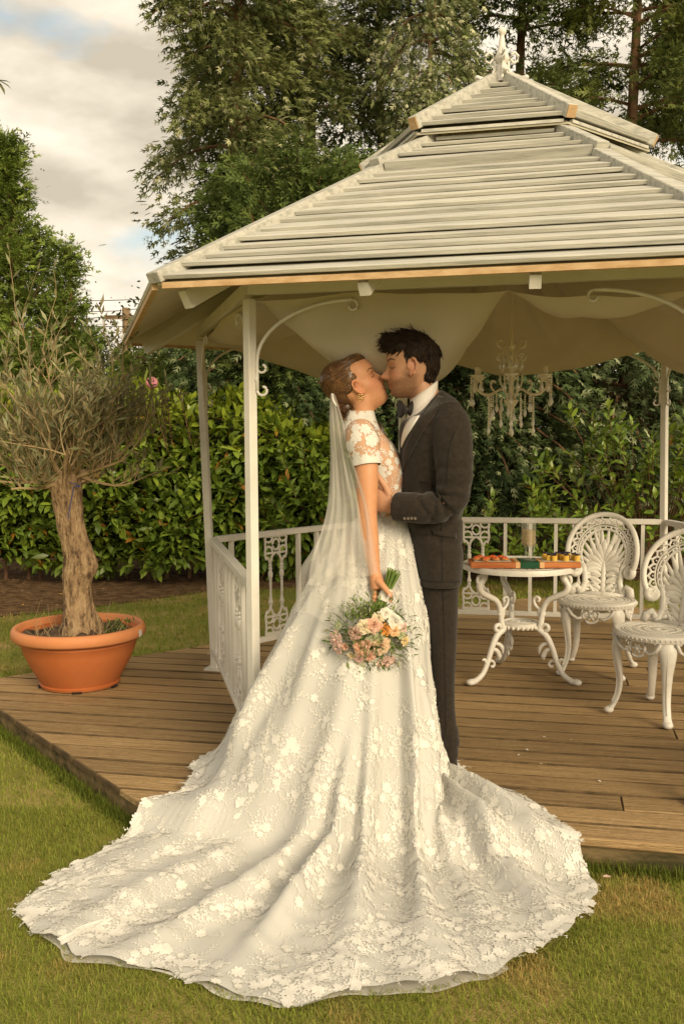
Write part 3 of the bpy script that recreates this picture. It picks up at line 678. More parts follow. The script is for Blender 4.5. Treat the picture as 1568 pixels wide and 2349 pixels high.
cream_m = M('soft cheese', (.75, .62, .45), rough=.6); egg_m = M('yellow frittata', (.62, .36, .04), (.78, .52, .10), 30, .6, .3, 70); berry_m = M('dark purple pansy petal', (.018, .012, .04), (.05, .03, .09), 30, .5); herb_m = M('green herb', (.09, .15, .025), rough=.6)
def top_thing(name, label, cat, group, x, y):
    p = bc+Rb@np.array([x, y, .0345]); return thing(name, label, cat, p, group), p
for i, (x, y) in enumerate(((-.235, .045), (-.26, -.005), (-.205, .0), (-.165, .048), (-.215, -.045), (-.155, -.02), (-.12, .04), (-.105, -.01), (-.175, .012))):
    t, p = top_thing('tomato_tartlet', 'small round tartlet topped with roast tomato on the serving board', 'tartlet', 'tomato tartlets on the board', x, y)
    MB().lathe([(.018, 0), (.023, .004), (.024, .010), (.019, .012)], 12, p).build('pastry', tart_m, t, smooth=True, auto=40)
    b = MB()
    for q in range(4): a = q*1.6+i; b.ell(p+np.array([.009*math.cos(a), .009*math.sin(a), .015]), (.011, .009, .006), rotz(a)@roty(.3), 8, 6)
    b.build('tomato', tom_m, t, smooth=True); MB().ell(p+[0, 0, .012], (.014, .013, .005), nu=8, nv=5).build('cheese', cream_m, t, smooth=True)
for i, (x, y) in enumerate(((.125, .045), (.135, -.02), (.165, .0), (.16, -.045), (.195, .045), (.215, .01), (.225, -.04), (.25, .045), (.275, .0), (.285, -.04))):
    t, p = top_thing('frittata_canape', 'small yellow round canape topped with dark pansy on the serving board', 'canape', 'yellow canapes on the board', x, y)
    MB().lathe([(.0155, 0), (.0165, .004), (.0165, .026), (.0145, .029)], 14, p).build('frittata', egg_m, t, smooth=True, auto=40)
    b = MB()
    for q in range(5): a = q*1.257+i; b.ell(p+np.array([.008*math.cos(a), .008*math.sin(a), .034]), (.008, .006, .004), rotz(a)@roty(-.5), 7, 5)
    b.build('pansy', berry_m, t, smooth=True)
    MB().ell(p+np.array([.008*math.cos(i), .008*math.sin(i), .036]), (.009, .004, .003), rotz(i), 7, 5).build('herb', herb_m, t, smooth=True)
glass_m = M('cut crystal', (.80, .78, .70), rough=.06, spec=1, alpha=.13, coat=.3); wine_m = M('sparkling wine', (.55, .38, .12), rough=.1, alpha=.32)
gp = [(.030, 0), (.030, .003), (.006, .007), (.0045, .02), (.009, .032), (.005, .045), (.0055, .06), (.012, .068), (.019, .078), (.024, .09), (.0255, .11), (.024, .15), (.0245, .19), (.027, .226)]
for i, (x, y) in enumerate(((.018, .035), (.040, -.005))):
    p = bc+Rb@np.array([x, y, .0350]); t = thing('champagne_flute', ('cut crystal flute of sparkling wine on the green band, closer to the tomato tartlets', 'cut crystal flute of sparkling wine on the green band, closer to the yellow canapes')[i], 'flute', p, 'champagne flutes on the board')
    nfl = 16; bb = MB(); rings = []
    for r, z in gp:
        a = np.arange(nfl*2)*math.pi/nfl; fl = 1+.05*np.cos(a*nfl)*(z > .07)
        rings.append(np.stack([r*fl*np.cos(a), r*fl*np.sin(a), np.full(nfl*2, z)], 1)+p)
    bb.loft(rings, cap=False); bb.build('glass', glass_m, t, smooth=False)
    MB().lathe([(.008, .074), (.017, .08), (.0225, .092), (.0238, .11), (.0225, .15), (.0222, .165)], 18, p).build('wine', wine_m, t, smooth=True, auto=50)

# ------------------------------------------------------------------ chandelier
cm = M('ivory painted metal', (.74, .67, .52), (.82, .75, .60), 12, .4); crys_m = M('crystal drop', (.86, .82, .70), rough=.08, spec=1, alpha=.8, coat=.6); cand_m = M('ivory candle tube', (.76, .68, .50), rough=.6)
CH = np.array([GC[0]+.035, GC[1], 1.575]); ch = thing('chandelier', 'small ivory chandelier with candle tubes and hanging crystal strands', 'chandelier', CH)
cp = lambda d, x, z: CH+d*x+np.array([0, 0, z])
b = MB(); b.lathe([(.004, -.075), (.008, -.06), (.012, -.045), (.03, -.02), (.036, -.005), (.03, 0), (.012, .005), (.012, .09), (.016, .10), (.009, .12), (.009, .24), (.02, .26), (.008, .28), (.006, .34)], 14, CH); b.build('stem', cm, ch, smooth=True, auto=50)
b = MB()
for i in range(22):
    z = .34+i*.024; d = (0, 1, 0) if i % 2 else (1, 0, 0); d = np.array(d, float)
    b.tube([CH+np.array([0, 0, z+.012])+d*.006*math.cos(q)+np.array([0, 0, .015*math.sin(q)]) for q in np.linspace(0, 6.28, 9)[:-1]], .0016, 4, closed=True)
b.build('chain', cm, ch)
def strand(p, n, drop, par, name='crystal_strand'):
    b = MB(); z = 0
    for q in range(n): b.ell(p-[0, 0, z+.006], (.0048, .0048, .0058), nu=6, nv=4); z += .0115
    b.lathe([(.0005, 0), (.004, -.012), (.0085, -.028), (.0085, -.036), (.004, -.046), (.0005, -.05)], 7, p-[0, 0, z]); b.build(name, crys_m, par)
for i in range(6):
    a = i*math.pi/3+.35; d = np.array([math.cos(a), math.sin(a), 0]); s_ = np.array([-d[1], d[0], 0])
    b = MB(); b.tube(spline([cp(d, *q) for q in ((.02, .0), (.03, .035), (.055, .05), (.085, .035), (.12, .022), (.16, .03), (.188, .055), (.192, .08), (.18, .095), (.165, .09), (.162, .076))], 34), .0055, 6)
    b.tube(spline([cp(d, *q) for q in ((.085, .035), (.105, .055), (.11, .075), (.10, .09), (.085, .085))], 14), .0048, 6)
    b.tube(spline([cp(d, *q) for q in ((.045, .05), (.06, .10), (.04, .16), (.03, .20), (.05, .225), (.075, .215), (.075, .195), (.06, .19))], 24), .0045, 5)
    b.tube(spline([cp(d, *q) for q in ((.02, .28), (.05, .25), (.075, .265), (.07, .29), (.05, .285))], 14), .004, 5)
    arm = b.build('arm', cm, ch, smooth=True); tip = cp(d, .180, .098)
    MB().lathe([(.006, -.002), (.014, 0), (.030, .010), (.036, .018), (.034, .019), (.014, .006), (.006, .006)], 16, tip).build('drip_dish', crys_m, arm)
    MB().lathe([(.0125, 0), (.0125, .048), (.010, .050)], 12, tip+[0, 0, .006]).build('candle_tube', cand_m, arm, smooth=True, auto=40)
    strand(tip+s_*.03+[0, 0, .008], 2, 0, arm); strand(tip-s_*.03+[0, 0, .008], 2, 0, arm); strand(tip+d*.032+[0, 0, .008], 8, 0, arm)
    strand(cp(d, .12, .014), 9+i % 2*3, 0, arm); strand(cp(d, .055, -.0), 8, 0, arm)
ch.scale = (1.12, 1.12, 1.08)
for i in range(10):
    a = i*.628; d = np.array([math.cos(a), math.sin(a), 0]); strand(cp(d, .095, .03), 4+i % 3*2, 0, ch); strand(cp(d, .05, .215), 2, 0, ch)
strand(CH+[0, 0, -.075], 4, 0, ch); strand(CH+[.006, 0, -.02], 10, 0, ch)

# ------------------------------------------------------------------ potted olive tree
PX = at(181, 1440, 5.42); PC = np.array([PX[0], PX[1], .002])
terra = M('terracotta plastic', (.40, .115, .034), (.47, .15, .05), 3, .5, .12, 150, spec=.35)
terra_rim = M('sun faded terracotta plastic', (.50, .19, .075), (.58, .24, .10), 3, .6, .12, 150, spec=.3)
pot = thing('plant_pot', 'wide terracotta coloured plastic pot standing on the deck', 'plant pot', PC)
MB().lathe([(.20, 0), (.215, .004), (.222, .02), (.212, .024), (.235, .06), (.275, .13), (.305, .20), (.318, .245), (.323, .25), (.323, .262), (.318, .265), (.328, .275), (.328, .282), (.322, .286), (.327, .30), (.30, .30), (.26, .12), (.18, .10)], 72, PC).build('body', terra, pot, smooth=True, auto=35)
MB().lathe([(.325, .278), (.352, .272), (.366, .285), (.366, .318), (.356, .336), (.340, .340), (.330, .330), (.326, .29)], 72, PC, cap=False).build('rim', terra_rim, pot, smooth=True, auto=60)
potsoil = M('potting soil', (.035, .022, .012), (.13, .085, .05), 14, .95, 1, 60, bdist=.02)
b = MB(); G = []
for i in range(13):
    r = .327*i/12; G.append([PC+np.array([r*math.cos(a), r*math.sin(a), .285+.018*math.sin(3*a+i)*(r < .3)+.03*math.exp(-(r/.12)**2)+.008*math.sin(i*5+a*9)]) for a in np.linspace(0, 2*math.pi, 49)])
b.grid(G).build('soil', potsoil, pot, smooth=True)
b = MB()
for a in (-80, -20, 60, 150, 200): d = np.array([math.cos(R_(a)), math.sin(R_(a)), 0]); b.box(PC+d*.2215+[0, 0, .003], (.012, .05, .010), rotz(R_(a)))
b.build('drain_notch', M('dark gap', (.02, .012, .008), rough=.9), pot); bpy.data.objects[b and 'drain_notch']['kind'] = 'stuff'
a = R_(-12); d = np.array([math.cos(a), math.sin(a), 0])
MB().box(PC+d*.3675+[0, 0, .302], (.0015, .036, .036), rotz(a)@rotx(.15)).build('price_sticker', M('white sticker', (.72, .70, .66), (.5, .5, .48), 60, .5), pot)
# weeds and dry stalks in the pot
b = MB()
for i in range(70):
    a = random.uniform(0, 6.28); r = random.uniform(.12, .30); p = PC+np.array([r*math.cos(a), r*math.sin(a), .29]); h = random.uniform(.03, .10)*(2.2 if i % 9 == 0 else 1); ln = np.array([random.gauss(0, .4), random.gauss(0, .4), 1])
    b.tube([p, p+ln*h*.5, p+ln*h+np.array([random.gauss(0, .02), random.gauss(0, .02), 0])], [.0018, .0015, .0008], 4)
o = b.build('dry_stalks', M('dry stalk', (.26, .19, .10), (.36, .27, .14), 8, .9), pot); o['kind'] = 'stuff'
lt = np.array([(0, 0, 0), (.5, -.13, .05), (1, 0, -.02), (.5, .13, .05)]); n = 90
pp = PC+np.column_stack([RNG.normal(.21, .05, n), RNG.normal(-.02, .08, n), .295+RNG.uniform(0, .05, n)])
v, f, c = scatter(lt, [(0, 1, 2, 3)], pp-PC, rand_rots(n, RNG.normal(0, 1, (n, 3))+[0, 0, .8]), RNG.uniform(.02, .05, n), np.array([.10, .16, .03])*RNG.uniform(.6, 1.4, (n, 1)))
leafattr = M('leaf by attribute', (1, 1, 1), attr=True, rough=.5, transl=.25, spec=.35)
o = link('weed_leaves', mesh_np('weed_leaves', v, f, col=c), leafattr, pot); o['kind'] = 'stuff'
# tree
ol = thing('olive_tree', 'old olive tree with cracked trunk and twiggy sparse crown in the terracotta pot', 'tree', PC+[0, 0, .28])
mpx = 5.42/FPX
tr = [(186, 1462, 58), (185, 1440, 50), (182, 1415, 42), (178, 1385, 37), (176, 1340, 35), (182, 1308, 39), (186, 1282, 38), (176, 1250, 33), (164, 1205, 32), (157, 1160, 34), (153, 1122, 38), (151, 1098, 39), (150, 1078, 33)]
rings = []; na = 30; TT = spline([(*at(x, y, 5.42), r*mpx*.93) for x, y, r in tr], 60)
for i, q in enumerate(TT):
    a = np.arange(na)*2*math.pi/na
    rr = q[3]*(1+.08*np.sin(3*a+i*.09)+.06*np.sin(5*a-i*.13+1)+.05*np.sin(11*a+i*.05)+RNG.normal(0, .022, na)); kn = math.exp(-((i-25)/4)**2); rr = rr*(1+.30*kn*np.exp(-((a-5.6)/.6)**2))
    rings.append(np.stack([q[0]+rr*np.cos(a), q[1]+rr*np.sin(a), np.full(na, q[2])], 1))
bark_m = M('cracked olive bark', (.085, .052, .028), (.44, .31, .175), 26, .95, 1, 50, (1.3, 1.3, .42), c3=(.33, .22, .12), bdist=.03)
b = MB().loft(rings); b.build('trunk', bark_m, ol, smooth=True)
twig_m = M('olive twig', (.30, .215, .11), (.46, .34, .18), 10, .85)
top = at(152, 1090, 5.42); TW = MB(); LP, LD = [], []
rr_ = random.Random(5)
def rdir(az, el): return np.array([math.cos(az)*math.cos(el), math.sin(az)*math.cos(el), math.sin(el)])
def twig(p, d, L_, r, lvl):
    n = 6; pts = [p]; dd = unit(d); bend = np.array([rr_.gauss(0, .3), rr_.gauss(0, .3), .35 if lvl else .22])
    for i in range(n): dd = unit(dd+bend*.22+np.array([rr_.gauss(0, .12), rr_.gauss(0, .12), rr_.gauss(0, .12)])); pts.append(pts[-1]+dd*L_/n)
    TW.tube(pts, np.linspace(r, r*.4, n+1)*(1 if lvl == 0 else .75), 5 if lvl < 2 else 3)
    if lvl == 0:
        for i in range(6): q = pts[rr_.randint(1, n)]; twig(q, unit(pts[-1]-p)*.6+rdir(rr_.uniform(0, 6.28), rr_.uniform(.0, 1.3)), L_*rr_.uniform(.5, 1.0), r*.42, 1)
    elif lvl == 1:
        for i in range(4): q = pts[rr_.randint(1, n)]; twig(q, unit(pts[-1]-p)+rdir(rr_.uniform(0, 6.28), rr_.uniform(-.3, 1))*.8, L_*rr_.uniform(.4, .8), r*.55, 2)
    if lvl:
        for i in range(1, n+1):
            zrel = (pts[i][2]-top[2])/.5
            if rr_.random() < (.45 if lvl == 1 else .45+.55*max(0, min(1, zrel))):
                for s_ in range(2 if rr_.random() < .6 else 1): LP.append(pts[i]); LD.append(unit(dd*1.2+rdir(rr_.uniform(0, 6.28), rr_.uniform(-.6, .8))*.9))
for i in range(24):
    az = i*2.4; el = (-.12, .30, .65, 1.0)[i % 4]+rr_.uniform(-.08, .12); twig(top+np.array([.05*math.cos(az), .05*math.sin(az), rr_.uniform(-.05, .02)]), rdir(az, el), rr_.uniform(.25, .37) if el < .4 else rr_.uniform(.28, .42), .011, 0)
for az, el, L_ in ((3.3, 1.1, .62), (2.7, 1.2, .66), (3.7, 1.0, .6), (5.2, 1.2, .58), (.4, 1.25, .56), (6.0, .95, .5)): twig(top+np.array([.16*math.cos(az), .16*math.sin(az), .12]), rdir(az, el), L_, .007, 1)
o = TW.build('branches', twig_m, ol); o['kind'] = 'stuff'
LP = np.array(LP)-ORG[ol.name]; LD = np.array(LD); n = len(LP)
v, f, c = scatter(lt*[1, .85, 1], [(0, 1, 2, 3)], LP, rand_rots(n, LD, .8), RNG.uniform(.042, .085, n), (np.array([.225, .24, .12])*(1-(q_ := RNG.uniform(0, 1, (n, 1))**2))+np.array([.36, .29, .15])*q_)*RNG.uniform(.65, 1.3, (n, 1)))
o = link('foliage', mesh_np('foliage', v, f, col=c), leafattr, ol); o['kind'] = 'stuff'
q = [at(x, y, 5.42-.098) for x, y in ((160, 1106), (172, 1110), (184, 1117), (170, 1116), (166, 1135), (160, 1165), (156, 1190))]
MB().tube(spline(q, 20), .0022, 5).build('blue_string', M('blue string', (.03, .06, .22), rough=.8), ol)
# ================================================================== hedges, shrubs and trees
foliage_m = M('conifer foliage', (1, 1, 1), attr=True, rough=.65, transl=.22, spec=.2)
laurel_m = M('glossy laurel leaf', (1, 1, 1), attr=True, rough=.34, transl=.22, spec=.5)
laurel_o = M('glossy laurel leaf single', (.11, .175, .022), (.17, .25, .032), 3, .34, transl=.22, spec=.5, rnd=.35)
bark2 = M('brown conifer bark', (.10, .055, .030), (.25, .14, .075), 10, .95, .9, 30, (1, 1, .25), bdist=.02)
bark_pale = M('pale branch bark', (.24, .16, .09), (.36, .25, .15), 8, .9)
# laurel leaf: folded along its midrib, tip drooping
LLV = np.array([(0, 0, 0), (.30, -.17, .045), (.30, 0, .0), (.30, .17, .045), (.68, -.165, .02), (.68, 0, -.025), (.68, .165, .02), (1, 0, -.10)])
LLF = [(0, 1, 2), (0, 2, 3), (1, 4, 5), (1, 5, 2), (2, 5, 6), (2, 6, 3), (4, 7, 5), (5, 7, 6)]
def leaf_mass(parent, pos, fwd, scl, col, n_parts, mat_o, jit=.5, name='leaf', tv=LLV, tf=LLF, mass='leaves', cols_o=None):
    """the leaves that show largest become parts of their own, the rest one mass"""
    n = len(pos); R = rand_rots(n, fwd, jit); org = ORG[parent.name]
    key = np.linalg.norm(pos-CAMP, axis=1)-scl*4+RNG.uniform(0, .5, n); vis = np.abs(pos[:, 0]) < .36*pos[:, 1]
    idx = np.argsort(np.where(vis, key, 99))[:n_parts]; m = np.ones(n, bool); m[idx] = False
    v, f, c = scatter(tv, tf, pos[m]-org, R[m], scl[m], col[m])
    o = link(mass, mesh_np(mass, v, f, smooth=True, col=c), laurel_m, parent); o['kind'] = 'stuff'
    me = bpy.data.meshes.new(name); me.from_pydata(tv.tolist(), [], [tuple(q) for q in tf]); me.polygons.foreach_set('use_smooth', np.ones(len(tf), bool)); me.materials.append(mat_o)
    for i in idx:
        o = bpy.data.objects.new(name, me); C.objects.link(o); o.parent = parent
        o.matrix_local = Matrix.Translation(Vector(pos[i]-org)) @ Matrix(R[i].tolist()).to_4x4() @ Matrix.Scale(float(scl[i]), 4)
def laurel_colors(n, yellow=.03, base=(.055, .088, .013), bright=(.115, .150, .018)):
    q = RNG.uniform(0, 1, (n, 1))**1.6; c = np.array(base)*(1-q)+np.array(bright)*q; c *= 2.3*RNG.uniform(.65, 1.3, (n, 1))
    y = RNG.uniform(0, 1, n) < yellow; c[y] = np.array([.42, .20, .03])*RNG.uniform(.6, 1.2, (y.sum(), 1)); return c
# hedge behind the olive and the side railing
hx0, hx1, hy = -4.2, 1.2, 9.65
hg = thing('laurel_hedge', 'clipped green laurel hedge with a few yellow leaves behind the potted olive', 'hedge', (-1.6, hy+.5, GZ))
def hedge_top(x): return 1.70+.05*np.sin(x*2.1)+.06*np.sin(x*5.3+1)-.75*sm(-.75, .7, x)
n = 15000; X = RNG.uniform(hx0, hx1, n); tz = RNG.uniform(0, 1, n); ht = hedge_top(X)
face = RNG.uniform(0, 1, n) < .78
bot = .02+.12*np.sin(X*3.3)*np.sin(X*7.1)
Z = np.where(face, bot+(ht-bot)*tz, ht+RNG.normal(0, .05, n)); bul = .10*np.sin(X*2.7+Z*2)+.08*np.sin(X*6.1-Z*4)+.10*np.sin(Z*2.3)
Y = np.where(face, hy-bul+RNG.exponential(.10, n), hy+RNG.uniform(0, .9, n))
Y += .35*sm(.9, 1.0, Z/ht)
pos = np.stack([X, Y, Z], 1)
fw = np.stack([RNG.normal(0, .6, n), -.55+RNG.normal(0, .35, n), RNG.normal(.0, .55, n)+.9*sm(.72, 1, Z/ht)*RNG.uniform(.4, 1.4, n)], 1)
col = laurel_colors(n); topb = sm(.66, .98, Z/ht)[:, None]*RNG.uniform(.3, 1, (n, 1)); young = np.array([.27, .32, .03])*RNG.uniform(.7, 1.25, (n, 1)); col = col*(1-topb)+young*topb
leaf_mass(hg, pos, fw, RNG.uniform(.08, .17, n), col, 280, laurel_o)
b = MB(); G = []                           # near-black filler sheet, the hedge's inner shade put into its colour
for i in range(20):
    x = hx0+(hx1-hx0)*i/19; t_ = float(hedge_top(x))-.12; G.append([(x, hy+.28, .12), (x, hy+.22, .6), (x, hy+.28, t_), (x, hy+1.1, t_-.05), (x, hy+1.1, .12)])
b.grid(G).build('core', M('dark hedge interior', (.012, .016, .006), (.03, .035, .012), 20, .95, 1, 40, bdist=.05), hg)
for i in range(26):
    x = hx0+.1+(hx1-hx0)*i/26+random.uniform(-.05, .05); MB().tube([(x, hy+.35, GZ), (x+.03, hy+.33, .1), (x+random.uniform(-.1, .1), hy+.28, .5)], [.022, .018, .012], 6).build('stem', bark2, hg)

# laurel shrubs seen through and above the back railing
def shrub(name, label, cx, cy, rx, ry, z0, z1, nsh, seed, nparts, young=.5):
    rg = np.random.default_rng(seed); t = thing(name, label, 'shrub', (cx, cy, GZ), group='laurel shrubs behind the gazebo')
    pos, fw, sc_, yc = [], [], [], []; st = MB()
    for k in range(nsh):
        a = rg.uniform(math.pi*.95, math.pi*2.05); el = rg.uniform(-.1, 1.0); u = rg.uniform(.55, 1)
        tip = np.array([cx+rx*u*math.cos(a)*math.cos(el*.9), cy+ry*u*math.sin(a)*math.cos(el*.9), z0+(z1-z0)*(.15+.85*max(0, math.sin(el+.12)))*rg.uniform(.75, 1.05)])
        bs = np.array([cx+rx*.3*math.cos(a), cy+.1, z0+(tip[2]-z0)*.35]); d = unit(unit(tip-bs)+np.array([0, -.15, .45])); ln = rg.uniform(.22, .36); yo = rg.uniform() < young
        st.tube([bs, (bs+tip)/2+[0, 0, -.03], tip, tip+d*ln*.8], [.008, .006, .004, .002], 4)
        m = 13
        for i in range(m):
            f_ = i/(m-1); p = tip+d*ln*(f_-.25); az = i*2.4; s_ = np.cross(d, (.3, .2, 1)); s_ = unit(s_); s2 = np.cross(d, s_)
            pos.append(p); fw.append(d*(.25+1.1*f_)+(s_*math.cos(az)+s2*math.sin(az))*1.0); sc_.append(rg.uniform(.10, .16)*(1-.25*f_)); yc.append(yo*(.3+.7*f_))
    pos, fw, sc_, yc = map(np.array, (pos, fw, sc_, yc)); n = len(pos); col = laurel_colors(n, .006, (.045, .075, .012), (.10, .14, .018)); yo = yc[:, None]*RNG.uniform(.4, 1, (n, 1)); col = col*(1-yo)+np.array([.22, .28, .03])*yo
    leaf_mass(t, pos, fw, sc_, col, nparts, laurel_o, .35); o = st.build('stems', bark2, t); o['kind'] = 'stuff'
shrub('laurel_shrub', 'bright green laurel shrub beyond the railing behind the chairs', 3.15, 9.2, 1.45, .9, -.05, 1.65, 150, 3, 200, .55)
shrub('laurel_shrub', 'dark low laurel shrub beyond the railing behind the table', 1.35, 9.3, 1.15, .8, -.05, .95, 75, 4, 80, .15)
shrub('laurel_shrub', 'laurel shrub rising through the dark hedge behind the couple', -.05, 9.75, .9, .6, .1, 1.35, 50, 5, 50, .25)

# conifers: limbs carrying flat sprays
SPV = []; SPF = []
def _blade(x0, y0, x1, y1, w):
    d = np.array([x1-x0, y1-y0]); n_ = np.array([-d[1], d[0]]); n_ = n_/np.linalg.norm(n_)*w; i = len(SPV)
    SPV.extend([(x0-n_[0]*.6, y0-n_[1]*.6, 0), (x1, y1, -.08*x1), (x0+d[0]*.35+n_[0], y0+d[1]*.35+n_[1], .03)]); SPF.append((i, i+1, i+2))
_blade(0, 0, 1, 0, .09)
for x, l_ in ((.10, .52), (.48, .42)):
    for s in (-1, 1): _blade(x, 0, x+l_*.74, s*l_*.68, .10)
SPV = np.array(SPV)
def conifer(name, label, cx, cy, h, rad, nl, nsp, seed, droop=.3, pal=((.045, .065, .018), (.10, .125, .032)), sp=(.14, .26), z0=.3, az=(150, 390), trunk=.13, group='tall conifers behind the gazebo', bark=bark2, clump=.16, lift=.15, tipc=None, shape=.8, parts=True):
    rg = np.random.default_rng(seed); t = thing(name, label, 'tree', (cx, cy, GZ), group=group); org = ORG[t.name]
    tp = [(cx+.05*math.sin(z*.9+seed), cy+.05*math.cos(z*.7+seed), z) for z in np.linspace(GZ, h, 12)]
    MB().tube(tp, np.linspace(trunk, trunk*.12, 12), 9).build('trunk', bark, t, smooth=True)
    P, D, S, K = [], [], [], []; lb = MB()
    for k in range(nl):
        zf = rg.uniform(0, 1)**.95; z = z0+(h-z0)*zf; a = R_(rg.uniform(*az)); L_ = rad(zf)*rg.uniform(.72, 1.12)
        d = np.array([math.cos(a), math.sin(a), 0]); base = np.array([cx, cy, z]); m = 6
        pts = [base+d*L_*u+np.array([0, 0, L_*(lift*u*2-droop*u*u*1.6)]) for u in np.linspace(0, 1, m)]
        lb.tube(pts, np.linspace(.028, .006, m)*(.5+L_*.5), 4)
        ns = int(1.3*nsp/nl*(.5+L_/max(.3, rad(.4)))); u = rg.beta(2.2, 1.1, ns)
        i0 = np.clip((u*(m-1)).astype(int), 0, m-2); fr = (u*(m-1)-i0)[:, None]; A = np.array(pts)
        p = A[i0]*(1-fr)+A[i0+1]*fr; spread = clump*(1.15-.62*u)[:, None]
        off = rg.normal(0, 1, (ns, 3))*spread*[1, 1, .75]; p = p+off
        dd = d*1.0+off/np.maximum(.05, np.linalg.norm(off, axis=1))[:, None]*.7+np.array([0, 0, -droop*1.5*1])+rg.normal(0, .35, (ns, 3))
        P.append(p); D.append(dd); S.append(rg.uniform(sp[0]*.56, sp[1]*.68, ns)); K.append(np.clip(rg.normal(rg.uniform(.1, .8), .22, ns), 0, 1))
    P, D, S, K = map(np.concatenate, (P, D, S, K)); K = K[:, None]
    col = (np.array(pal[0])*(1-K)+np.array(pal[1])*K)*rg.uniform(.7, 1.25, (len(P), 1))
    if tipc is not None: q = rg.uniform(0, 1, len(P)) < tipc[1]; col[q] = np.array(tipc[0])*rg.uniform(.7, 1.2, (q.sum(), 1))
    v, f, c = scatter(SPV, SPF, P-org, rand_rots(len(P), D, .7), S, col*2.05)
    o = link('crown', mesh_np('crown', v, f, col=c), foliage_m, t); o['kind'] = 'stuff'
    o = lb.build('limbs', bark, t); o['kind'] = 'stuff'; return t
col_ = lambda r: (lambda zf: r*(1.0-.35*zf))
cone = lambda r: (lambda zf: r*(1-zf)**1.25+.02)
bush = lambda r: (lambda zf: r*(.55+.45*math.sin(math.pi*min(1, zf*.9+.1))))
OLV = ((.048, .060, .020), (.110, .122, .042)); GRN = ((.040, .060, .018), (.090, .118, .030)); DRK = ((.022, .034, .012), (.060, .078, .024))
X12 = lambda px, y: (px-784)/FPX*y
conifer('cypress_tree', 'tall drooping olive green cypress at the sky edge with bare brown upper trunk', X12(560, 12), 12, 10.5, lambda z: 1.02*(1-.22*z), 120, 17000, 1, .45, OLV, (.13, .24), .9, clump=.17, tipc=((.20, .20, .11), .10))
conifer('cypress_tree', 'slender cypress with reddish bare trunk beside the drooping sky edge cypress', X12(715, 13), 13, 11, col_(1.05), 80, 8500, 2, .4, OLV, (.14, .25), 2.2, clump=.16)
conifer('conifer_tree', 'lush bright green young conifer showing just above the long left roof hip', X12(690, 10.9), 10.9, 3.85, bush(1.1), 90, 9000, 3, .0, GRN, (.16, .28), .8, lift=.45, clump=.17)
conifer('weeping_conifer', 'weeping conifer with pale hanging seed clusters beside the roof finial', X12(985, 12.4), 12.4, 10, col_(.78), 95, 10500, 4, .8, ((.062, .080, .028), (.14, .155, .064)), (.12, .2), 2.4, clump=.15, bark=bark_pale, trunk=.06, tipc=((.27, .27, .17), .22))
conifer('conifer_tree', 'dark conifer filling the gap behind the weeping conifer', X12(880, 14.2), 14.2, 9.4, col_(1.3), 80, 5500, 5, .35, DRK, (.18, .30), .8, clump=.2)
conifer('conifer_tree', 'broad dark green pine directly behind the gazebo roof finial', X12(1190, 13.6), 13.6, 10, col_(1.45), 100, 14500, 6, .2, ((.030, .045, .014), (.085, .105, .030)), (.17, .30), .8, clump=.2)
conifer('conifer_tree', 'sunlit yellow green pine with bare brown boughs rising past the roof', X12(1440, 13), 13, 10, col_(1.35), 90, 13500, 7, .15, ((.045, .060, .018), (.12, .135, .036)), (.16, .28), .8, clump=.19)
conifer('conifer_tree', 'dark pine at the far end of the conifer row beyond the chairs', X12(1650, 14), 14, 10.5, col_(1.5), 90, 12500, 8, .2, ((.035, .050, .015), (.10, .115, .032)), (.17, .30), .8, clump=.2)
conifer('conifer_tree', 'deep green conifer standing between the drooping cypress and the hedge', X12(570, 13.6), 13.6, 7, col_(.9), 60, 4500, 18, .3, DRK, (.18, .3), .6, clump=.2)
# dark skirts of boughs seen under the gazebo roof
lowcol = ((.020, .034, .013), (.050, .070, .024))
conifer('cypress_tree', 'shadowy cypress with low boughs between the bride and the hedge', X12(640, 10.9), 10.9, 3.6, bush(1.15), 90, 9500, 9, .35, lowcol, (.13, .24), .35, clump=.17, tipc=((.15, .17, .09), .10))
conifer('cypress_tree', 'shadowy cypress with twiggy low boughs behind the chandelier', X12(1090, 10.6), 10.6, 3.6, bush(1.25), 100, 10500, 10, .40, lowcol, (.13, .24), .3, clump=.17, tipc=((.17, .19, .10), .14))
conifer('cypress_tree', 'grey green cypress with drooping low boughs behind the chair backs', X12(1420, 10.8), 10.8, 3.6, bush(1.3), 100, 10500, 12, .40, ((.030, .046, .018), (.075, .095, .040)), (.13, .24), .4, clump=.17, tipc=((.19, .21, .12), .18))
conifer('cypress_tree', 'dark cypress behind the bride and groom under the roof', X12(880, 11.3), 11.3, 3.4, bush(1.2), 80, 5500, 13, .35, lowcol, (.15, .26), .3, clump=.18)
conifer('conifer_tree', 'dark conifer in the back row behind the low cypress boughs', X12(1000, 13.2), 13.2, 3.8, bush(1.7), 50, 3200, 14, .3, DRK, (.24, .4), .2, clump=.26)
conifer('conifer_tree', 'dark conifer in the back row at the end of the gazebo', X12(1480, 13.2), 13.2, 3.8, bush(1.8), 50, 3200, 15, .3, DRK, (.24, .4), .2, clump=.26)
conifer('conifer_tree', 'dark conifer in the back row above the laurel hedge', X12(600, 13.4), 13.4, 3.3, bush(1.4), 45, 2800, 19, .3, DRK, (.24, .4), .2, clump=.26)
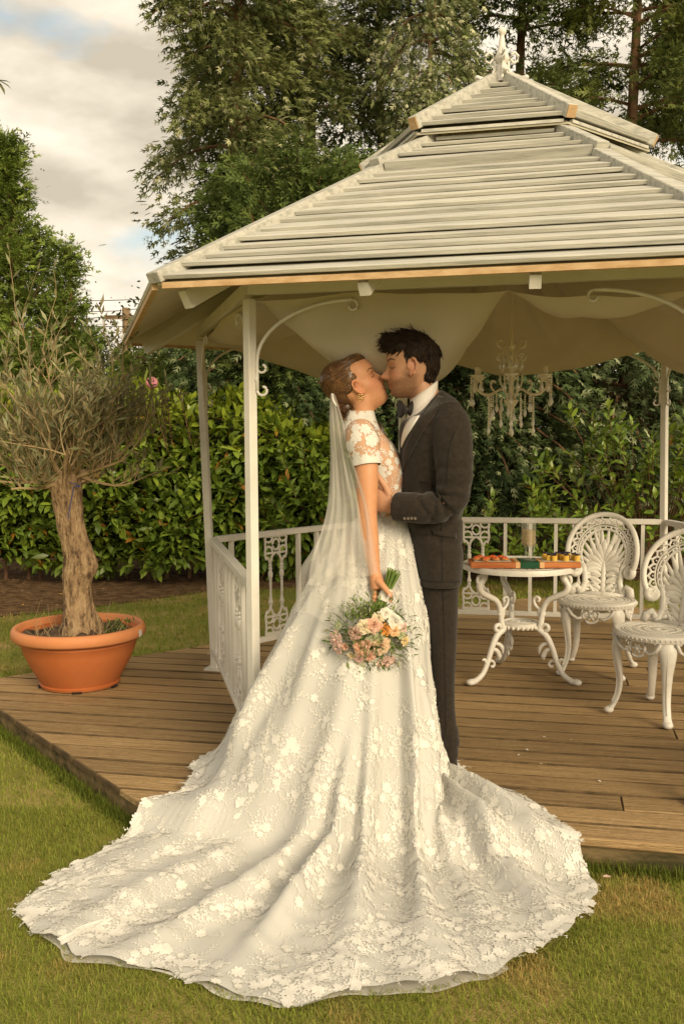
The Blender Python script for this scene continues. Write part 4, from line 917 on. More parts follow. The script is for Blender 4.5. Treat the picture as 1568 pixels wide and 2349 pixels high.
# conifers against the open sky
conifer('leylandii_tree', 'bright green pointed conifer standing alone against the open sky', X12(40, 13.5), 13.5, 5.25, cone(1.6), 120, 11000, 16, -.15, ((.055, .080, .017), (.125, .165, .032)), (.15, .26), .5, lift=.35, clump=.15, az=(0, 360), group='conifers against the open sky')
conifer('leylandii_tree', 'shorter green conifer leaning against the tall pointed one', X12(165, 13.2), 13.2, 3.85, cone(.75), 70, 5000, 17, -.15, ((.055, .080, .017), (.125, .165, .032)), (.14, .24), .5, lift=.35, clump=.13, az=(0, 360), group='conifers against the open sky')
conifer('yew_tree', 'low clipped yew behind the hedge below the gazebo eave', X12(385, 12.4), 12.4, 2.28, bush(.85), 50, 5000, 21, .1, ((.045, .064, .014), (.12, .15, .03)), (.12, .2), .5, clump=.16, az=(0, 360), group='conifers against the open sky')
def bushy(name, label, cx, cy, h, r, n, seed, pal):
    rg = np.random.default_rng(seed); t = thing(name, label, 'shrub', (cx, cy, GZ), group='far shrubs below the sky'); st = MB(); P = []
    for k in range(16):
        a = rg.uniform(0, 6.28); tip = np.array([cx+r*.8*math.cos(a), cy+r*.8*math.sin(a), h*rg.uniform(.6, .98)]); st.tube([(cx, cy, GZ), (cx+.2*math.cos(a), cy+.2*math.sin(a), h*.4), tip], [.04, .025, .006], 5)
        P.append(tip+rg.normal(0, 1, (n//16, 3))*[.22, .22, .24])
    P = np.concatenate(P); m = len(P); col = np.array(pal)*rg.uniform(.6, 1.4, (m, 1)); v, f, c = scatter(lt*[1, 1.8, 1], [(0, 1, 2, 3)], P-ORG[t.name], rand_rots(m, rg.normal(0, 1, (m, 3)), 1), rg.uniform(.05, .10, m), col)
    o = link('crown', mesh_np('crown', v, f, col=c), foliage_m, t); o['kind'] = 'stuff'; o = st.build('stems', bark2, t); o['kind'] = 'stuff'
bushy('far_shrub', 'pale leafy shrub below the utility pole', X12(262, 15), 15, 2.95, .8, 1800, 31, (.10, .115, .045))
bushy('far_shrub', 'dull green far shrub beside the leafy shrub by the pole', X12(345, 16), 16, 2.75, .8, 1800, 32, (.07, .085, .03))
bushy('far_shrub', 'far shrub showing under the gazebo eave corner', X12(440, 15), 15, 2.6, .8, 1600, 33, (.06, .08, .03))
bushy('far_shrub', 'broad leaved tree top peeping past the eave corner', X12(350, 14.5), 14.5, 3.25, .35, 700, 34, (.07, .10, .025))
# oleander spray with one pink bloom above the hedge
od = thing('oleander', 'oleander shoots with one pink bloom rising over the laurel hedge', 'shrub', (X12(335, 9.0), 9.3, GZ)); st = MB(); P, D = [], []
for k in range(14):
    x = X12(335, 9.0)+RNG.normal(0, .18); bs = np.array([x*1.0, 10.0, .9]); tip = np.array([x+RNG.normal(0, .12), 9.35+RNG.normal(0, .06), 1.60+RNG.uniform(0, .32)]); st.tube([bs, (bs+tip)/2, tip], [.008, .006, .003], 4)
    for u in np.linspace(.45, 1, 22): P.append(bs+(tip-bs)*u); D.append(unit(tip-bs)*.9+RNG.normal(0, .6, 3))
P = np.array(P); m = len(P); v, f, c = scatter(lt*[1, .7, 1], [(0, 1, 2, 3)], P-ORG[od.name], rand_rots(m, np.array(D), .6), RNG.uniform(.07, .12, m), np.array([.085, .085, .03])*RNG.uniform(.6, 1.3, (m, 1)))
o = link('foliage', mesh_np('foliage', v, f, col=c), leafattr, od); o['kind'] = 'stuff'; o = st.build('stems', bark2, od); o['kind'] = 'stuff'
fc = at(348, 878, 9.25); b = MB()
for k in range(34):
    d = unit(RNG.normal(0, 1, 3)); b.ell(fc+d*.045, (.034, .030, .010), np.array([unit(np.cross(d, (.1, .2, 1))), unit(np.cross(d, np.cross(d, (.1, .2, 1)))), d]).T, 7, 4)
b.build('bloom', M('pink petals', (.50, .16, .20), (.66, .30, .33), 20, .6, transl=.2), od, smooth=True)
# utility pole, wires, overhanging twig
up = thing('utility_pole', 'weathered wooden utility pole far behind the shrubs', 'utility pole', (X12(289, 26), 26, GZ))
q = at(289, 706, 26); MB().tube([(q[0], 26, GZ), (q[0], 26, q[2])], [.13, .10], 8).build('pole', bark_pale, up); b = MB().box((q[0], 25.9, q[2]-.25), (1.1, .1, .1)); b.build('crossarm', bark_pale, up)
for i, (p, r_) in enumerate((((-300, 700), (289, 712)), ((-300, 745), (289, 722)), ((289, 710), (900, 640)), ((-300, 690), (700, 668)), ((-200, 738), (700, 738)))):
    a, c_ = at(*p, 26-.2*i), at(*r_, 26-.2*i); pts = [a+(c_-a)*t_-np.array([0, 0, .12*math.sin(math.pi*t_)]) for t_ in np.linspace(0, 1, 12)]
    o = MB().tube(pts, .010, 4).build('overhead_wire', M('dark wire', (.05, .05, .045), rough=.7)); tag(o, ('thin overhead wire running to the utility pole above the shrubs', 'overhead wire fixed below the crossarm of the utility pole', 'overhead wire leaving the utility pole behind the gazebo roof', 'highest overhead wire passing clear of the utility pole', 'lowest overhead wire passing behind the utility pole')[i], 'wire', 'overhead wires')
tw = thing('overhanging_twig', 'tip of an overhanging twig with slim green leaves against the clouds', 'twig', at(-160, 120, 4)); b = MB().tube([at(-700, -700, 4.6), at(-420, -180, 4.3), at(-160, 120, 4), at(-8, 183, 4)], [.03, .016, .007, .002], 6); b.build('stem', bark2, tw)
P = np.array([at(x, y, 4) for x, y in ((-10, 181), (-8, 183), (-6, 184), (-60, 165), (-90, 150), (-140, 130), (-40, 170))])-ORG[tw.name]
E_ = np.array([at(x, y, 4) for x, y in ((28, 200), (14, 216), (26, 186), (-40, 230), (-70, 240), (-190, 220), (-10, 120))])-ORG[tw.name]; D = E_-P
v, f, c = scatter(LLV*[1, .8, 1], LLF, P, rand_rots(7, D, .2), np.linalg.norm(D, axis=1), np.tile([.13, .13, .03], (7, 1))); link('leaves', mesh_np('leaves', v, f, smooth=True, col=c), laurel_m, tw)['kind'] = 'stuff'
# ================================================================== bride and groom
YB, YG = 3.965, 3.935                      # distance of her and of him
skin_m = M('skin', (1, 1, 1), (.93, .90, .88), 40, .48, .08, 120, attr=True, sss=.12, spec=.35, bdist=.002)
HZ = [-.120, -.112, -.100, -.085, -.072, -.060, -.047, -.030, -.012, .004, .022, .045, .070, .092, .106, .113]
HF = [.045, .066, .079, .083, .080, .083, .083, .081, .078, .077, .086, .087, .078, .058, .032, .004]
HB = [-.005, -.012, -.028, -.045, -.055, -.064, -.073, -.083, -.092, -.098, -.102, -.102, -.094, -.074, -.045, -.006]
HW = [.016, .028, .040, .050, .054, .057, .060, .0645, .068, .070, .0725, .074, .069, .053, .032, .004]
def head_shape(mb, Cw, Rm, s, jaw=1., nose=1.):
    nz, na = 60, 64; rings = []
    zz = HZ[0]+(HZ[-1]-HZ[0])*(1-np.cos(np.linspace(0, math.pi, nz)))/2; a = np.arange(na)*2*math.pi/na; ca, sa = np.cos(a), np.sin(a)
    for z in zz:
        f, bk, w_ = np.interp(z, HZ, HF), np.interp(z, HZ, HB), np.interp(z, HZ, HW); w_ = w_*(1+(jaw-1)*(1-sm(-.075, -.015, z)))
        ax = np.where(ca > 0, f, -bk)
        x = ax*np.sign(ca)*np.abs(ca)**.82; y = w_*np.sign(sa)*np.abs(sa)**.90
        front = np.maximum(0, ca)
        g = lambda z0, sz, y0, sy: np.exp(-((z-z0)/sz)**2-((y-y0)/sy)**2)*front
        x = x+nose*(.029*g(-.036, .011, 0, .0095)+.020*g(-.020, .015, 0, .0085)+.010*g(.0, .014, 0, .008)+.007*(g(-.042, .008, .011, .007)+g(-.042, .008, -.011, .007)))
        x = x+.0065*g(-.063, .006, 0, .019)+.006*g(-.077, .007, 0, .017)-.005*g(-.0695, .0028, 0, .02)-.005*g(-.090, .006, 0, .022)+.006*g(-.108, .012, 0, .022)
        x = x-.011*(g(.0, .013, .032, .017)+g(.0, .013, -.032, .017))+.006*(g(-.002, .008, .032, .012)+g(-.002, .008, -.032, .012))+.004*(g(.019, .008, .033, .022)+g(.019, .008, -.033, .022))
        y = y*(1+.05*np.exp(-((z+.03)/.02)**2)*(1-sm(.55, .95, np.abs(ca))))
        rings.append(Cw+(np.stack([x, y, np.full(na, z)], 1)*s)@Rm.T)
    mb.loft(rings)
    for sd_ in (-1, 1):                    # ears
        E = lambda x, y, z: Cw+Rm@(np.array([x, sd_*y, z])*s)
        mb.tube([E(-.010+.016*math.cos(q)-.004*math.sin(q), .074+.006*(math.cos(q) < 0), -.008+.029*math.sin(q)) for q in np.linspace(-.2, 4.6, 16)], .0052*s, 6)
        mb.ell(E(-.008, .069, -.012), V3((.013, .008, .024))*s, Rm, 10, 7); mb.ell(E(-.003, .073, -.036), V3((.008, .006, .009))*s, Rm, 8, 6)
def tube_px(mb, pts, n=30, flat=1., up=(0, 1, 0), res=4):
    P = spline([(*at(x, y, Y), r) for x, y, Y, r in pts], len(pts)*res); mb.tube(P[:, :3], P[:, 3], n, flat=flat, up=up)
def ringpx(x0, x1, y, Y, b, n=28, e=.9, dy=0.):     # horizontal oval section spanning x0..x1 in the picture at distance Y
    p, q = at(x0, y, Y), at(x1, y+dy, Y); c = (p+q)/2; h = (q-p)/2; a = np.arange(n)*2*math.pi/n
    return c+np.outer(np.sign(np.cos(a))*np.abs(np.cos(a))**e, h)+np.outer(np.sign(np.sin(a))*np.abs(np.sin(a))**e, (0, b, 0))

# ---------------------------------------------------------------- groom
gr = thing('person', 'groom in charcoal suit and black bow tie kissing the bride', 'person', at(1020, 1778, YG)*[1, 1, 0])
GH = at(940, 838, YG-.004); GR = rotz(math.pi-.10)@roty(R_(4)); GS = 1.05
mb = MB(); head_shape(mb, GH, GR, GS, 1.06)
tube_px(mb, [(948, 862, YG, .048), (962, 885, YG, .055), (972, 905, YG, .060), (982, 945, YG, .07)])
mb.loft([ringpx(968, 1035, y, YG, b_) for y, b_ in ((930, .09), (960, .13), (1100, .12), (1250, .11), (1320, .11))])
tube_px(mb, [(1030, 965, 3.78, .05), (1040, 1060, 3.73, .046), (1034, 1140, 3.73, .042), (980, 1163, 3.745, .036), (915, 1160, 3.79, .030), (898, 1158, 3.80, .027)])
tube_px(mb, [(1030, 965, 4.12, .05), (1030, 1060, 4.17, .046), (1000, 1130, 4.17, .042), (930, 1150, 4.14, .036), (870, 1140, 4.13, .027)])
mb.loft([np.array([at(x, y, Y) for y, Y in [(yc+hh*math.sin(q)*FPX/3.8, Yc+dd*math.cos(q)) for q in np.arange(16)*math.pi/8]]) for x, yc, Yc, hh, dd in ((906, 1160, 3.795, .028, .022), (896, 1156, 3.80, .036, .021), (884, 1150, 3.805, .043, .019), (872, 1148, 3.81, .045, .017), (862, 1147, 3.815, .043, .014))])
for i, y in enumerate((1127, 1141, 1155, 1168)): tube_px(mb, [(872, y, 3.812, .0105), (852, y-1, 3.825, .0102), (836, y-1, 3.845, .0095), (824+3*(i == 3), y-1, 3.87, .0085)], 10)
tube_px(mb, [(893, 1136, 3.80, .017), (884, 1117, 3.797, .0145), (873, 1101, 3.80, .0125), (864, 1087, 3.808, .0100), (861, 1082, 3.81, .008)], 12)
me = remeshed(mb, 'body', .0036, 2, .5); v = getv(me); q = ((v-GH)@GR)/GS           # head-local coordinates
sk = np.array([.51, .285, .172]); col = np.tile(sk, (len(v), 1)); hd = (np.abs(q[:, 1]) < .09) & (q[:, 2] > -.125) & (np.abs(q[:, 0]) < .12)
def blend(c, w_, t): w_ = np.clip(w_, 0, 1)[:, None]; return c*(1-w_)+np.array(t)*w_
g3 = lambda x, y, z, r: np.exp(-(((q[:, 0]-x)/r)**2+((np.abs(q[:, 1])-y)/r)**2+((q[:, 2]-z)/r)**2))
col = blend(col, .5*g3(.06, .045, -.03, .03)*hd, (.60, .24, .15)); col = blend(col, .5*g3(.10, 0, -.035, .018)*hd, (.60, .26, .17))
beard = hd*sm(-.030, -.058, q[:, 2]-.30*(.02-q[:, 0])*.5)*sm(-.045, -.005, q[:, 0])*sm(-.135, -.122, q[:, 2]); mus = hd*np.exp(-((q[:, 2]+.052)/.008)**2)*sm(.05, .075, q[:, 0])
side = hd*sm(.03, .0, np.abs(q[:, 0]-.012))*sm(.0, -.03, q[:, 2])*sm(-.13, -.09, q[:, 2])*sm(.03, .05, np.abs(q[:, 1]))
bw = np.clip(np.maximum(np.maximum(beard, .8*mus), .8*side)*(.82+RNG.normal(0, .13, len(q))), 0, .80); col = blend(col, bw, (.16, .080, .042))
lips = hd*np.exp(-((q[:, 2]+.070)/.010)**2)*sm(.074, .082, q[:, 0])*sm(.026, .018, np.abs(q[:, 1])); col = blend(col, .8*lips, (.42, .16, .12))
ear = hd*np.exp(-((q[:, 0]+.01)/.022)**2)*sm(.066, .074, np.abs(q[:, 1])); col = blend(col, .5*ear, (.58, .24, .15))
setcol(me, col); setv(me, v-ORG[gr.name]); link('body', me, skin_m, gr); gbv = BVHTree.FromPolygons([tuple(p) for p in v], [tuple(p.vertices) for p in me.polygons])
def on_head(bv, Cw, Rm, s, x, z, side, off=.001):
    o_ = Cw+Rm@(np.array([x, side*.2, z])*s); d_ = Rm@np.array([0, -side, 0.]); h = bv.ray_cast(Vector(o_), Vector(d_), .4)
    if h[0] is None: return Cw+Rm@(np.array([x, side*.05, z])*s)
    return np.array(h[0])-d_*off
hair_d = M('dark brown hair', (1, 1, 1), attr=True, rough=.6, spec=.3)
lash_m = M('dark lash and brow', (.03, .018, .011), rough=.7)
def face_lines(bv, Cw, Rm, s, par, side, brow_m, browr=.0026):
    P = [on_head(bv, Cw, Rm, s, x, z, side, .0012) for x, z in ((.081, .020), (.074, .0255), (.064, .0265), (.053, .021))]
    MB().tube(spline(P, 12), [browr*.7]+[browr]*7+[browr*.6]*4, 6).build('eyebrow', brow_m, par, smooth=True)
    P = [on_head(bv, Cw, Rm, s, x, z, side, .0010) for x, z in ((.0745, -.002), (.070, -.0062), (.063, -.0075), (.0555, -.0050))]
    MB().tube(spline(P, 10), .0014, 5).build('eyelash', lash_m, par)
brow_g = M('brown brow', (.05, .030, .018), rough=.8)
face_lines(gbv, GH, GR, GS, gr, 1, brow_g); face_lines(gbv, GH, GR, GS, gr, -1, brow_g)
# hair: volume plus many tufts
def hair_base(parts, Cw, Rm, s, voxel=.004, it=6):
    h = MB()
    for c_, r_ in parts: h.ell(Cw+Rm@(V3(c_)*s), V3(r_)*s, Rm, 22, 14)
    return remeshed(h, 'hair', voxel, it)
gh = [((-.022, 0, .045), (.098, .080, .078)), ((-.005, 0, .088), (.085, .066, .046)), ((.052, 0, .092), (.046, .060, .036)), ((-.070, 0, .01), (.044, .062, .070)), ((-.060, 0, -.035), (.035, .052, .045)), ((.085, 0, .082), (.022, .045, .024)),
      ((.004, .0645, .014), (.013, .010, .030)), ((.004, -.0645, .014), (.013, .010, .030)), ((.03, .045, .07), (.045, .030, .030)), ((.03, -.045, .07), (.045, .030, .030))]
me = hair_base(gh, GH, GR, GS); hv = getv(me); hn = getn(me); hq = ((hv-GH)@GR)/GS
HBASE = np.array([.022, .013, .008])
T = MB(); tcol = [np.tile(HBASE, (len(hv), 1))]; pv = [hv]; pf = [tuple(p.vertices) for p in me.polygons]; nbase = len(hv)
rg = np.random.default_rng(3); idx = rg.choice(len(hv), 5200)
for i in idx:
    ql = hq[i]; nl = (hn[i]@GR)
    if ql[0] > .092: continue
    if ql[0] > -.035 and ql[2] < .035 and abs(ql[1]) > .03: continue
    top_ = sm(.03, .09, ql[2]); dl = np.array([.75, 0, .10])*top_+np.array([-.15, 0, -1.])*(1-top_)+rg.normal(0, .22, 3)*(.5+top_*.5)
    dl = dl-nl*(dl@nl)*.8; dl = unit(dl)+nl*(.0+.10*top_)*rg.uniform(0, 1)
    ln = (.020+.022*top_-.012*(ql[0] > .06))*rg.uniform(.6, 1.25); p0 = ql-nl*.0005; cv = rg.normal(0, .38, 3)-nl*.35
    pts = [p0+dl*ln*u+cv*ln*u*u*.6 for u in (0, .35, .7, 1)]; pts = [GH+GR@(p*GS) for p in pts]
    T.tube(pts, [.0021, .0025, .0020, .0007], 3)
    tcol.append(np.tile(HBASE*rg.uniform(.6, 1.8)*np.array([1.0, .95, .9]), (12, 1)))
tv = np.concatenate(T.V); allv = np.concatenate([hv, tv]); allf = pf+[tuple(i+nbase for i in f) for f in T.F]
hm = bpy.data.meshes.new('hair'); hm.from_pydata((allv-ORG[gr.name]).tolist(), [], allf); hm.polygons.foreach_set('use_smooth', np.ones(len(hm.polygons), bool)); setcol(hm, np.concatenate(tcol)); link('hair', hm, hair_d, gr)
# jacket
suit_m = M('charcoal wool', (.0175, .0135, .0098), (.028, .0218, .016), 60, .85, .35, 260, spec=.15, sheen=.15, bdist=.0015)
jk = MB(); prof = [(1337, 953, 1056, .165), (1290, 946, 1060, .165), (1240, 938, 1060, .158), (1190, 928, 1060, .152), (1140, 922, 1063, .160), (1080, 919, 1068, .178), (1020, 916, 1070, .192), (990, 915, 1068, .202), (968, 922, 1060, .196), (958, 936, 1044, .158), (953, 947, 1023, .100), (951, 953, 1010, .072)]
prof = [(y, x0, x1, b_, d_) for (y, x0, x1, b_), d_ in zip(prof, (0, 0, 0, 0, 0, 0, 0, -14, -28, -42, -52, -58))]
P = spline(prof, 46); jk.loft([ringpx(x0, x1, y, YG, b_, 40, .85, dy=d_) for y, x0, x1, b_, d_ in P])
sl_px = [(1024, 940, 3.80, .058), (1032, 972, 3.765, .076), (1040, 1040, 3.735, .075), (1042, 1095, 3.728, .070), (1034, 1143, 3.728, .066), (1003, 1163, 3.738, .064), (962, 1165, 3.752, .061), (925, 1163, 3.776, .058), (906, 1161, 3.790, .057)]
tube_px(jk, sl_px, 22, res=5)
tube_px(jk, [(1024, 940, 4.08, .058), (1030, 975, 4.12, .072), (1036, 1050, 4.16, .070), (1020, 1125, 4.17, .066), (960, 1150, 4.15, .058), (900, 1145, 4.13, .052)], 22, res=5)
me = remeshed(jk, 'jacket', .0058, 5); v = getv(me); nn = getn(me)
SP = spline([at(x, y, Y) for x, y, Y, r in sl_px], 90)       # wrinkles along the near sleeve
dist = np.full(len(v), 9.); tpar = np.zeros(len(v))
for i, p in enumerate(SP):
    dd = np.linalg.norm(v-p, axis=1); m_ = dd < dist; dist[m_] = dd[m_]; tpar[m_] = i/89
arm = (dist < .10) & (v[:, 1] < 3.84)
rel = v-SP[(tpar*89).astype(int)]; phi = np.arctan2(rel[:, 2], rel[:, 1])
wr = np.zeros(len(v)); rgw = np.random.default_rng(8)
for t0, w_, amp, sk_ in ((.30, .022, .008, .05), (.38, .02, .007, -.04), (.47, .022, .012, .05), (.535, .018, .014, -.05), (.59, .018, .013, .04), (.645, .016, .011, -.05), (.70, .016, .009, .06), (.76, .018, .007, -.04), (.20, .025, .006, .06), (.12, .025, .006, -.07), (.42, .015, .008, .09)):
    ph0 = rgw.uniform(-1.2, 1.2); wr += -amp*np.exp(-((tpar-t0-sk_*np.sin(phi+ph0))/w_)**2)*(.55+.45*np.cos(phi-ph0-2.4))
v = v+nn*(wr*arm)[:, None]
tor = ~arm; pz = v[:, 2]
for z0, w_, amp, sl__ in ((1.16, .012, .005, .5), (1.10, .010, .005, -.4), (1.05, .012, .006, .35), (.98, .013, .005, -.3)):
    v = v+nn*(-amp*np.exp(-((pz-z0-sl__*(v[:, 0]-.42))/w_)**2)*tor*(v[:, 1] < 3.95))[:, None]
setv(me, v-ORG[gr.name]); jo = link('jacket', me, suit_m, gr); me.calc_loop_triangles()
jbv = BVHTree.FromPolygons([tuple(p) for p in v], [tuple(p.vertices) for p in me.polygons])
def on_px(bv, x, y, off, Ydef):
    r = ray(x, y); r = r/np.linalg.norm(r); h = bv.ray_cast(Vector(CAMP), Vector(r), 8)
    p = np.array(h[0]) if h[0] is not None else at(x, y, Ydef); return p-r*off
def strip_px(name, L1, L2, bv, off, m, par, Ydef=3.85, n=22, k=5, th=.003, smooth=True):
    A = spline([(x, y, 0) for x, y in L1], n); B = spline([(x, y, 0) for x, y in L2], n); G = [[on_px(bv, *(A[i]+(B[i]-A[i])*j/(k-1))[:2], off, Ydef) for j in range(k)] for i in range(n)]
    o = MB().grid(G).build(name, m, par, smooth=smooth); s_ = o.modifiers.new('t', 'SOLIDIFY'); s_.thickness = th; s_.offset = 0; return o
shirt_m = M('white cotton shirt', (.66, .62, .57), (.74, .70, .65), 8, .75, .1, 60)
satin_m = M('black satin', (.012, .010, .009), (.018, .015, .013), 20, .35, spec=.5)
# shirt collar standing round the neck, shirt front, bow tie, lapels
cb = MB(); rings = []
for y0, dx, b_ in ((12, -3, .074), (0, 0, .070), (-12, 2, .066), (-24, 4, .063)):
    rings.append(ringpx(936+dx, 1003+dx*.2, 941+y0, YG, b_, 32, .95, dy=-44))
cb.loft(rings, cap=False); MB().loft([ringpx(934, 1003, 952, YG, .074, 32, .95, dy=-44), ringpx(931, 1008, 962, YG, .082, 32, .95, dy=-46), ringpx(932, 1018, 972, YG, .105, 32, .95, dy=-44), ringpx(936, 1024, 990, YG, .12, 32, .95, dy=-40)]).build('shirt_yoke', shirt_m, gr, smooth=True)
o = cb.build('shirt_collar', shirt_m, gr, smooth=True); s_ = o.modifiers.new('t', 'SOLIDIFY'); s_.thickness = .006
strip_px('shirt_front', [(941, 957), (930, 974), (922, 998), (919, 1022)], [(962, 953), (946, 980), (931, 1004), (920, 1027)], jbv, .006, shirt_m, gr)
strip_px('lapel', [(1006, 907), (988, 926), (962, 959), (942, 992), (923, 1042), (919, 1085)], [(1018, 911), (1006, 932), (984, 970), (960, 1006), (937, 1050), (921, 1092)], jbv, .008, suit_m, gr)
strip_px('pocket_flap', [(992, 1216), (1020, 1221), (1046, 1224)], [(992, 1226), (1020, 1231), (1046, 1234)], jbv, .005, suit_m, gr, n=10, k=3)
tie = MB(); tc_ = at(932, 940, YG-.062)
for s_, w1 in ((1, .048), (-1, .044)):
    d_ = unit((-.62*s_*1., -.70*s_, .05)); rings = []
    for u, h_, dp in ((0, .012, .009), (.35, .020, .013), (.75, .034, .015), (1, .035, .011)):
        c_ = tc_+d_*w1*u; a = np.arange(14)*2*math.pi/14; y_ = unit(np.cross(d_, (0, 0, 1))); rings.append(c_+np.outer(np.cos(a), y_)*dp+np.outer(np.sin(a), (0, 0, 1))*h_*(1-.12*np.cos(3*a)[:, None]*0))
    tie.loft(rings)
tie.ell(tc_, (.012, .014, .014), nu=10, nv=8); tie.build('bow_tie', satin_m, gr, smooth=True, auto=50)
seam_m = M('dark seam', (.010, .009, .008), rough=.9)
for L1 in ([(1052, 975), (1034, 1010), (1026, 1060), (1024, 1110)], [(1012, 1200), (1013, 1260), (1014, 1335)], [(955, 1330), (1005, 1335), (1055, 1334)]):
    MB().tube([on_px(jbv, x, y, .0008, 3.8) for x, y in spline([(a, b, 0) for a, b in L1], 24)[:, :2]], .0014, 4).build('seam', seam_m, gr)
btn_m = M('dark horn button', (.10, .08, .06), rough=.3)
for x in (928, 936, 944, 952):
    p = on_px(jbv, x, 1189, .002, 3.78); MB().lathe([(.0065, -.002), (.0065, .002), (.0045, .003), (.003, .0015)], 12, p, rotx(math.pi/2)).build('cuff_button', btn_m, gr, smooth=True)
# trousers and shoes
tr_ = MB()
for Y0, dx in ((3.90, 0), (4.03, -8)):
    rings = []
    for y, x0, x1, b_ in spline([(1300, 958, 1054, .100), (1345, 957, 1051, .098), (1400, 966, 1049, .088), (1460, 976, 1047, .078), (1540, 984, 1043, .068), (1600, 986, 1042, .064), (1650, 988, 1045, .064), (1685, 986, 1052, .067), (1705, 990, 1052, .064), (1730, 991, 1049, .064), (1756, 996, 1047, .062)], 60):
        wv = 1+(.035*math.sin(y*.23+dx)+.02*math.sin(y*.51))*sm(1620, 1690, y); c_ = (x0+x1)/2+dx; h_ = (x1-x0)/2*wv; rings.append(ringpx(c_-h_, c_+h_, y, Y0, b_*wv, 26, .8))
    tr_.loft(rings)
me = remeshed(tr_, 'trousers', .006, 3); v = getv(me); setv(me, v-ORG[gr.name]); link('trousers', me, suit_m, gr)
tbv = BVHTree.FromPolygons([tuple(p) for p in v], [tuple(p.vertices) for p in me.polygons])
MB().tube([on_px(tbv, x, y, .0006, 3.82) for x, y in spline([(1014, 1340, 0), (1018, 1450, 0), (1020, 1560, 0), (1022, 1690, 0)], 40)[:, :2]], .0014, 4).build('trouser_seam', seam_m, gr)
shoe_m = M('black polished leather', (.012, .010, .009), rough=.22, spec=.6)
for Y0, dx in ((3.90, 0), (4.04, -.02)):
    xh = at(1048, 1776, Y0)[0]+dx; b = MB(); rings = []
    for u, hw, hz in ((0, .026, .055), (.02, .034, .075), (.07, .036, .085), (.12, .037, .075), (.18, .044, .055), (.24, .042, .040), (.285, .026, .025)):
        a = np.arange(16)*math.pi/8; rings.append(np.stack([np.full(16, xh-u), Y0+hw*np.cos(a), .012+np.where(np.sin(a) > 0, np.sin(a)*hz, np.sin(a)*.004)], 1))
    b.loft(rings); sh = b.build('shoe', shoe_m, gr, smooth=True, auto=60)
    b = MB(); pl = [(xh-u, Y0+s_*hw) for s_ in (1,) for u, hw in ((0, .028), (.07, .039), (.18, .047), (.29, .022))]+[(xh-u, Y0-hw) for u, hw in ((.29, .022), (.18, .047), (.07, .039), (0, .028))]
    b.prism(pl, .001, .012); b.build('sole', seam_m, sh)

# ---------------------------------------------------------------- bride
br = thing('person', 'bride in white lace gown and veil holding a bouquet', 'person', at(900, 1790, YB)*[1, 1, 0])
BH = at(819, 882, YB+.014); BR_ = rotz(.08)@roty(R_(-33)); BS = 1.03
mb = MB(); head_shape(mb, BH, BR_, BS, .92, .85)
tube_px(mb, [(834, 896, YB, .044), (834, 915, YB, .046), (831, 940, YB, .048), (830, 970, YB, .056), (832, 1000, YB, .07)])
mb.loft([ringpx(*q_) for q_ in ((800, 868, 990, YB, .10), (802, 890, 1010, YB, .14), (830, 915, 1080, YB, .115), (850, 915, 1140, YB, .10), (855, 920, 1200, YB, .11))])
tube_px(mb, [(834, 1008, 3.835, .050), (838, 1045, 3.80, .047), (841, 1085, 3.785, .0445), (842, 1130, 3.775, .041), (842, 1175, 3.765, .0375), (847, 1225, 3.755, .0345), (853, 1275, 3.745, .029), (859, 1312, 3.738, .0235), (864, 1335, 3.728, .027), (866, 1352, 3.722, .026)])
tube_px(mb, [(850, 1008, 4.10, .046), (872, 1060, 4.13, .042), (890, 1120, 4.13, .038), (915, 1135, 4.11, .030), (940, 1120, 4.10, .024), (955, 1108, 4.10, .020)])
for i in range(4):
    y = 1350+9.5*i; tube_px(mb, [(857+i, y-2, 3.714, .0105), (860, y+1, 3.738, .0102), (874, y+1, 3.752, .0095), (890, y, 3.745, .0090), (897, y-1, 3.728, .0082)], 10)
tube_px(mb, [(866, 1332, 3.712, .0165), (876, 1342, 3.692, .0130), (886, 1354, 3.680, .0112), (893, 1364, 3.677, .0095), (895, 1367, 3.678, .007)], 12)
me = remeshed(mb, 'body', .0035, 2, .5); v = getv(me); q = ((v-BH)@BR_)/BS
sk = np.array([.57, .285, .148]); col = np.tile(sk, (len(v), 1)); hd = (np.abs(q[:, 1]) < .09) & (q[:, 2] > -.125) & (np.abs(q[:, 0]) < .12)
col = blend(col, .40*g3(.055, .046, -.028, .034)*hd, (.66, .26, .17)); lips = hd*np.exp(-((q[:, 2]+.070)/.010)**2)*sm(.074, .082, q[:, 0])*sm(.024, .016, np.abs(q[:, 1])); col = blend(col, .9*lips, (.48, .13, .10))
col = blend(col, .55*hd*np.exp(-((q[:, 2]-.008)/.009)**2-((np.abs(q[:, 1])-.034)/.017)**2)*(q[:, 0] > .03), (.30, .13, .07)); ear = hd*np.exp(-((q[:, 0]+.01)/.022)**2)*sm(.066, .074, np.abs(q[:, 1])); col = blend(col, .45*ear, (.62, .22, .12))
setcol(me, col); setv(me, v-ORG[br.name]); link('body', me, skin_m, br); bbv = BVHTree.FromPolygons([tuple(p) for p in v], [tuple(p.vertices) for p in me.polygons])
brow_b = M('brown brow fair', (.07, .035, .016), rough=.8); face_lines(bbv, BH, BR_, BS, br, -1, brow_b, .0022); face_lines(bbv, BH, BR_, BS, br, 1, brow_b, .0022)
nail_m = M('pale nail', (.72, .42, .33), rough=.25); MB().ell(at(893, 1365, 3.667), (.006, .003, .008), roty(.6), 8, 6).build('nail', nail_m, br, smooth=True)
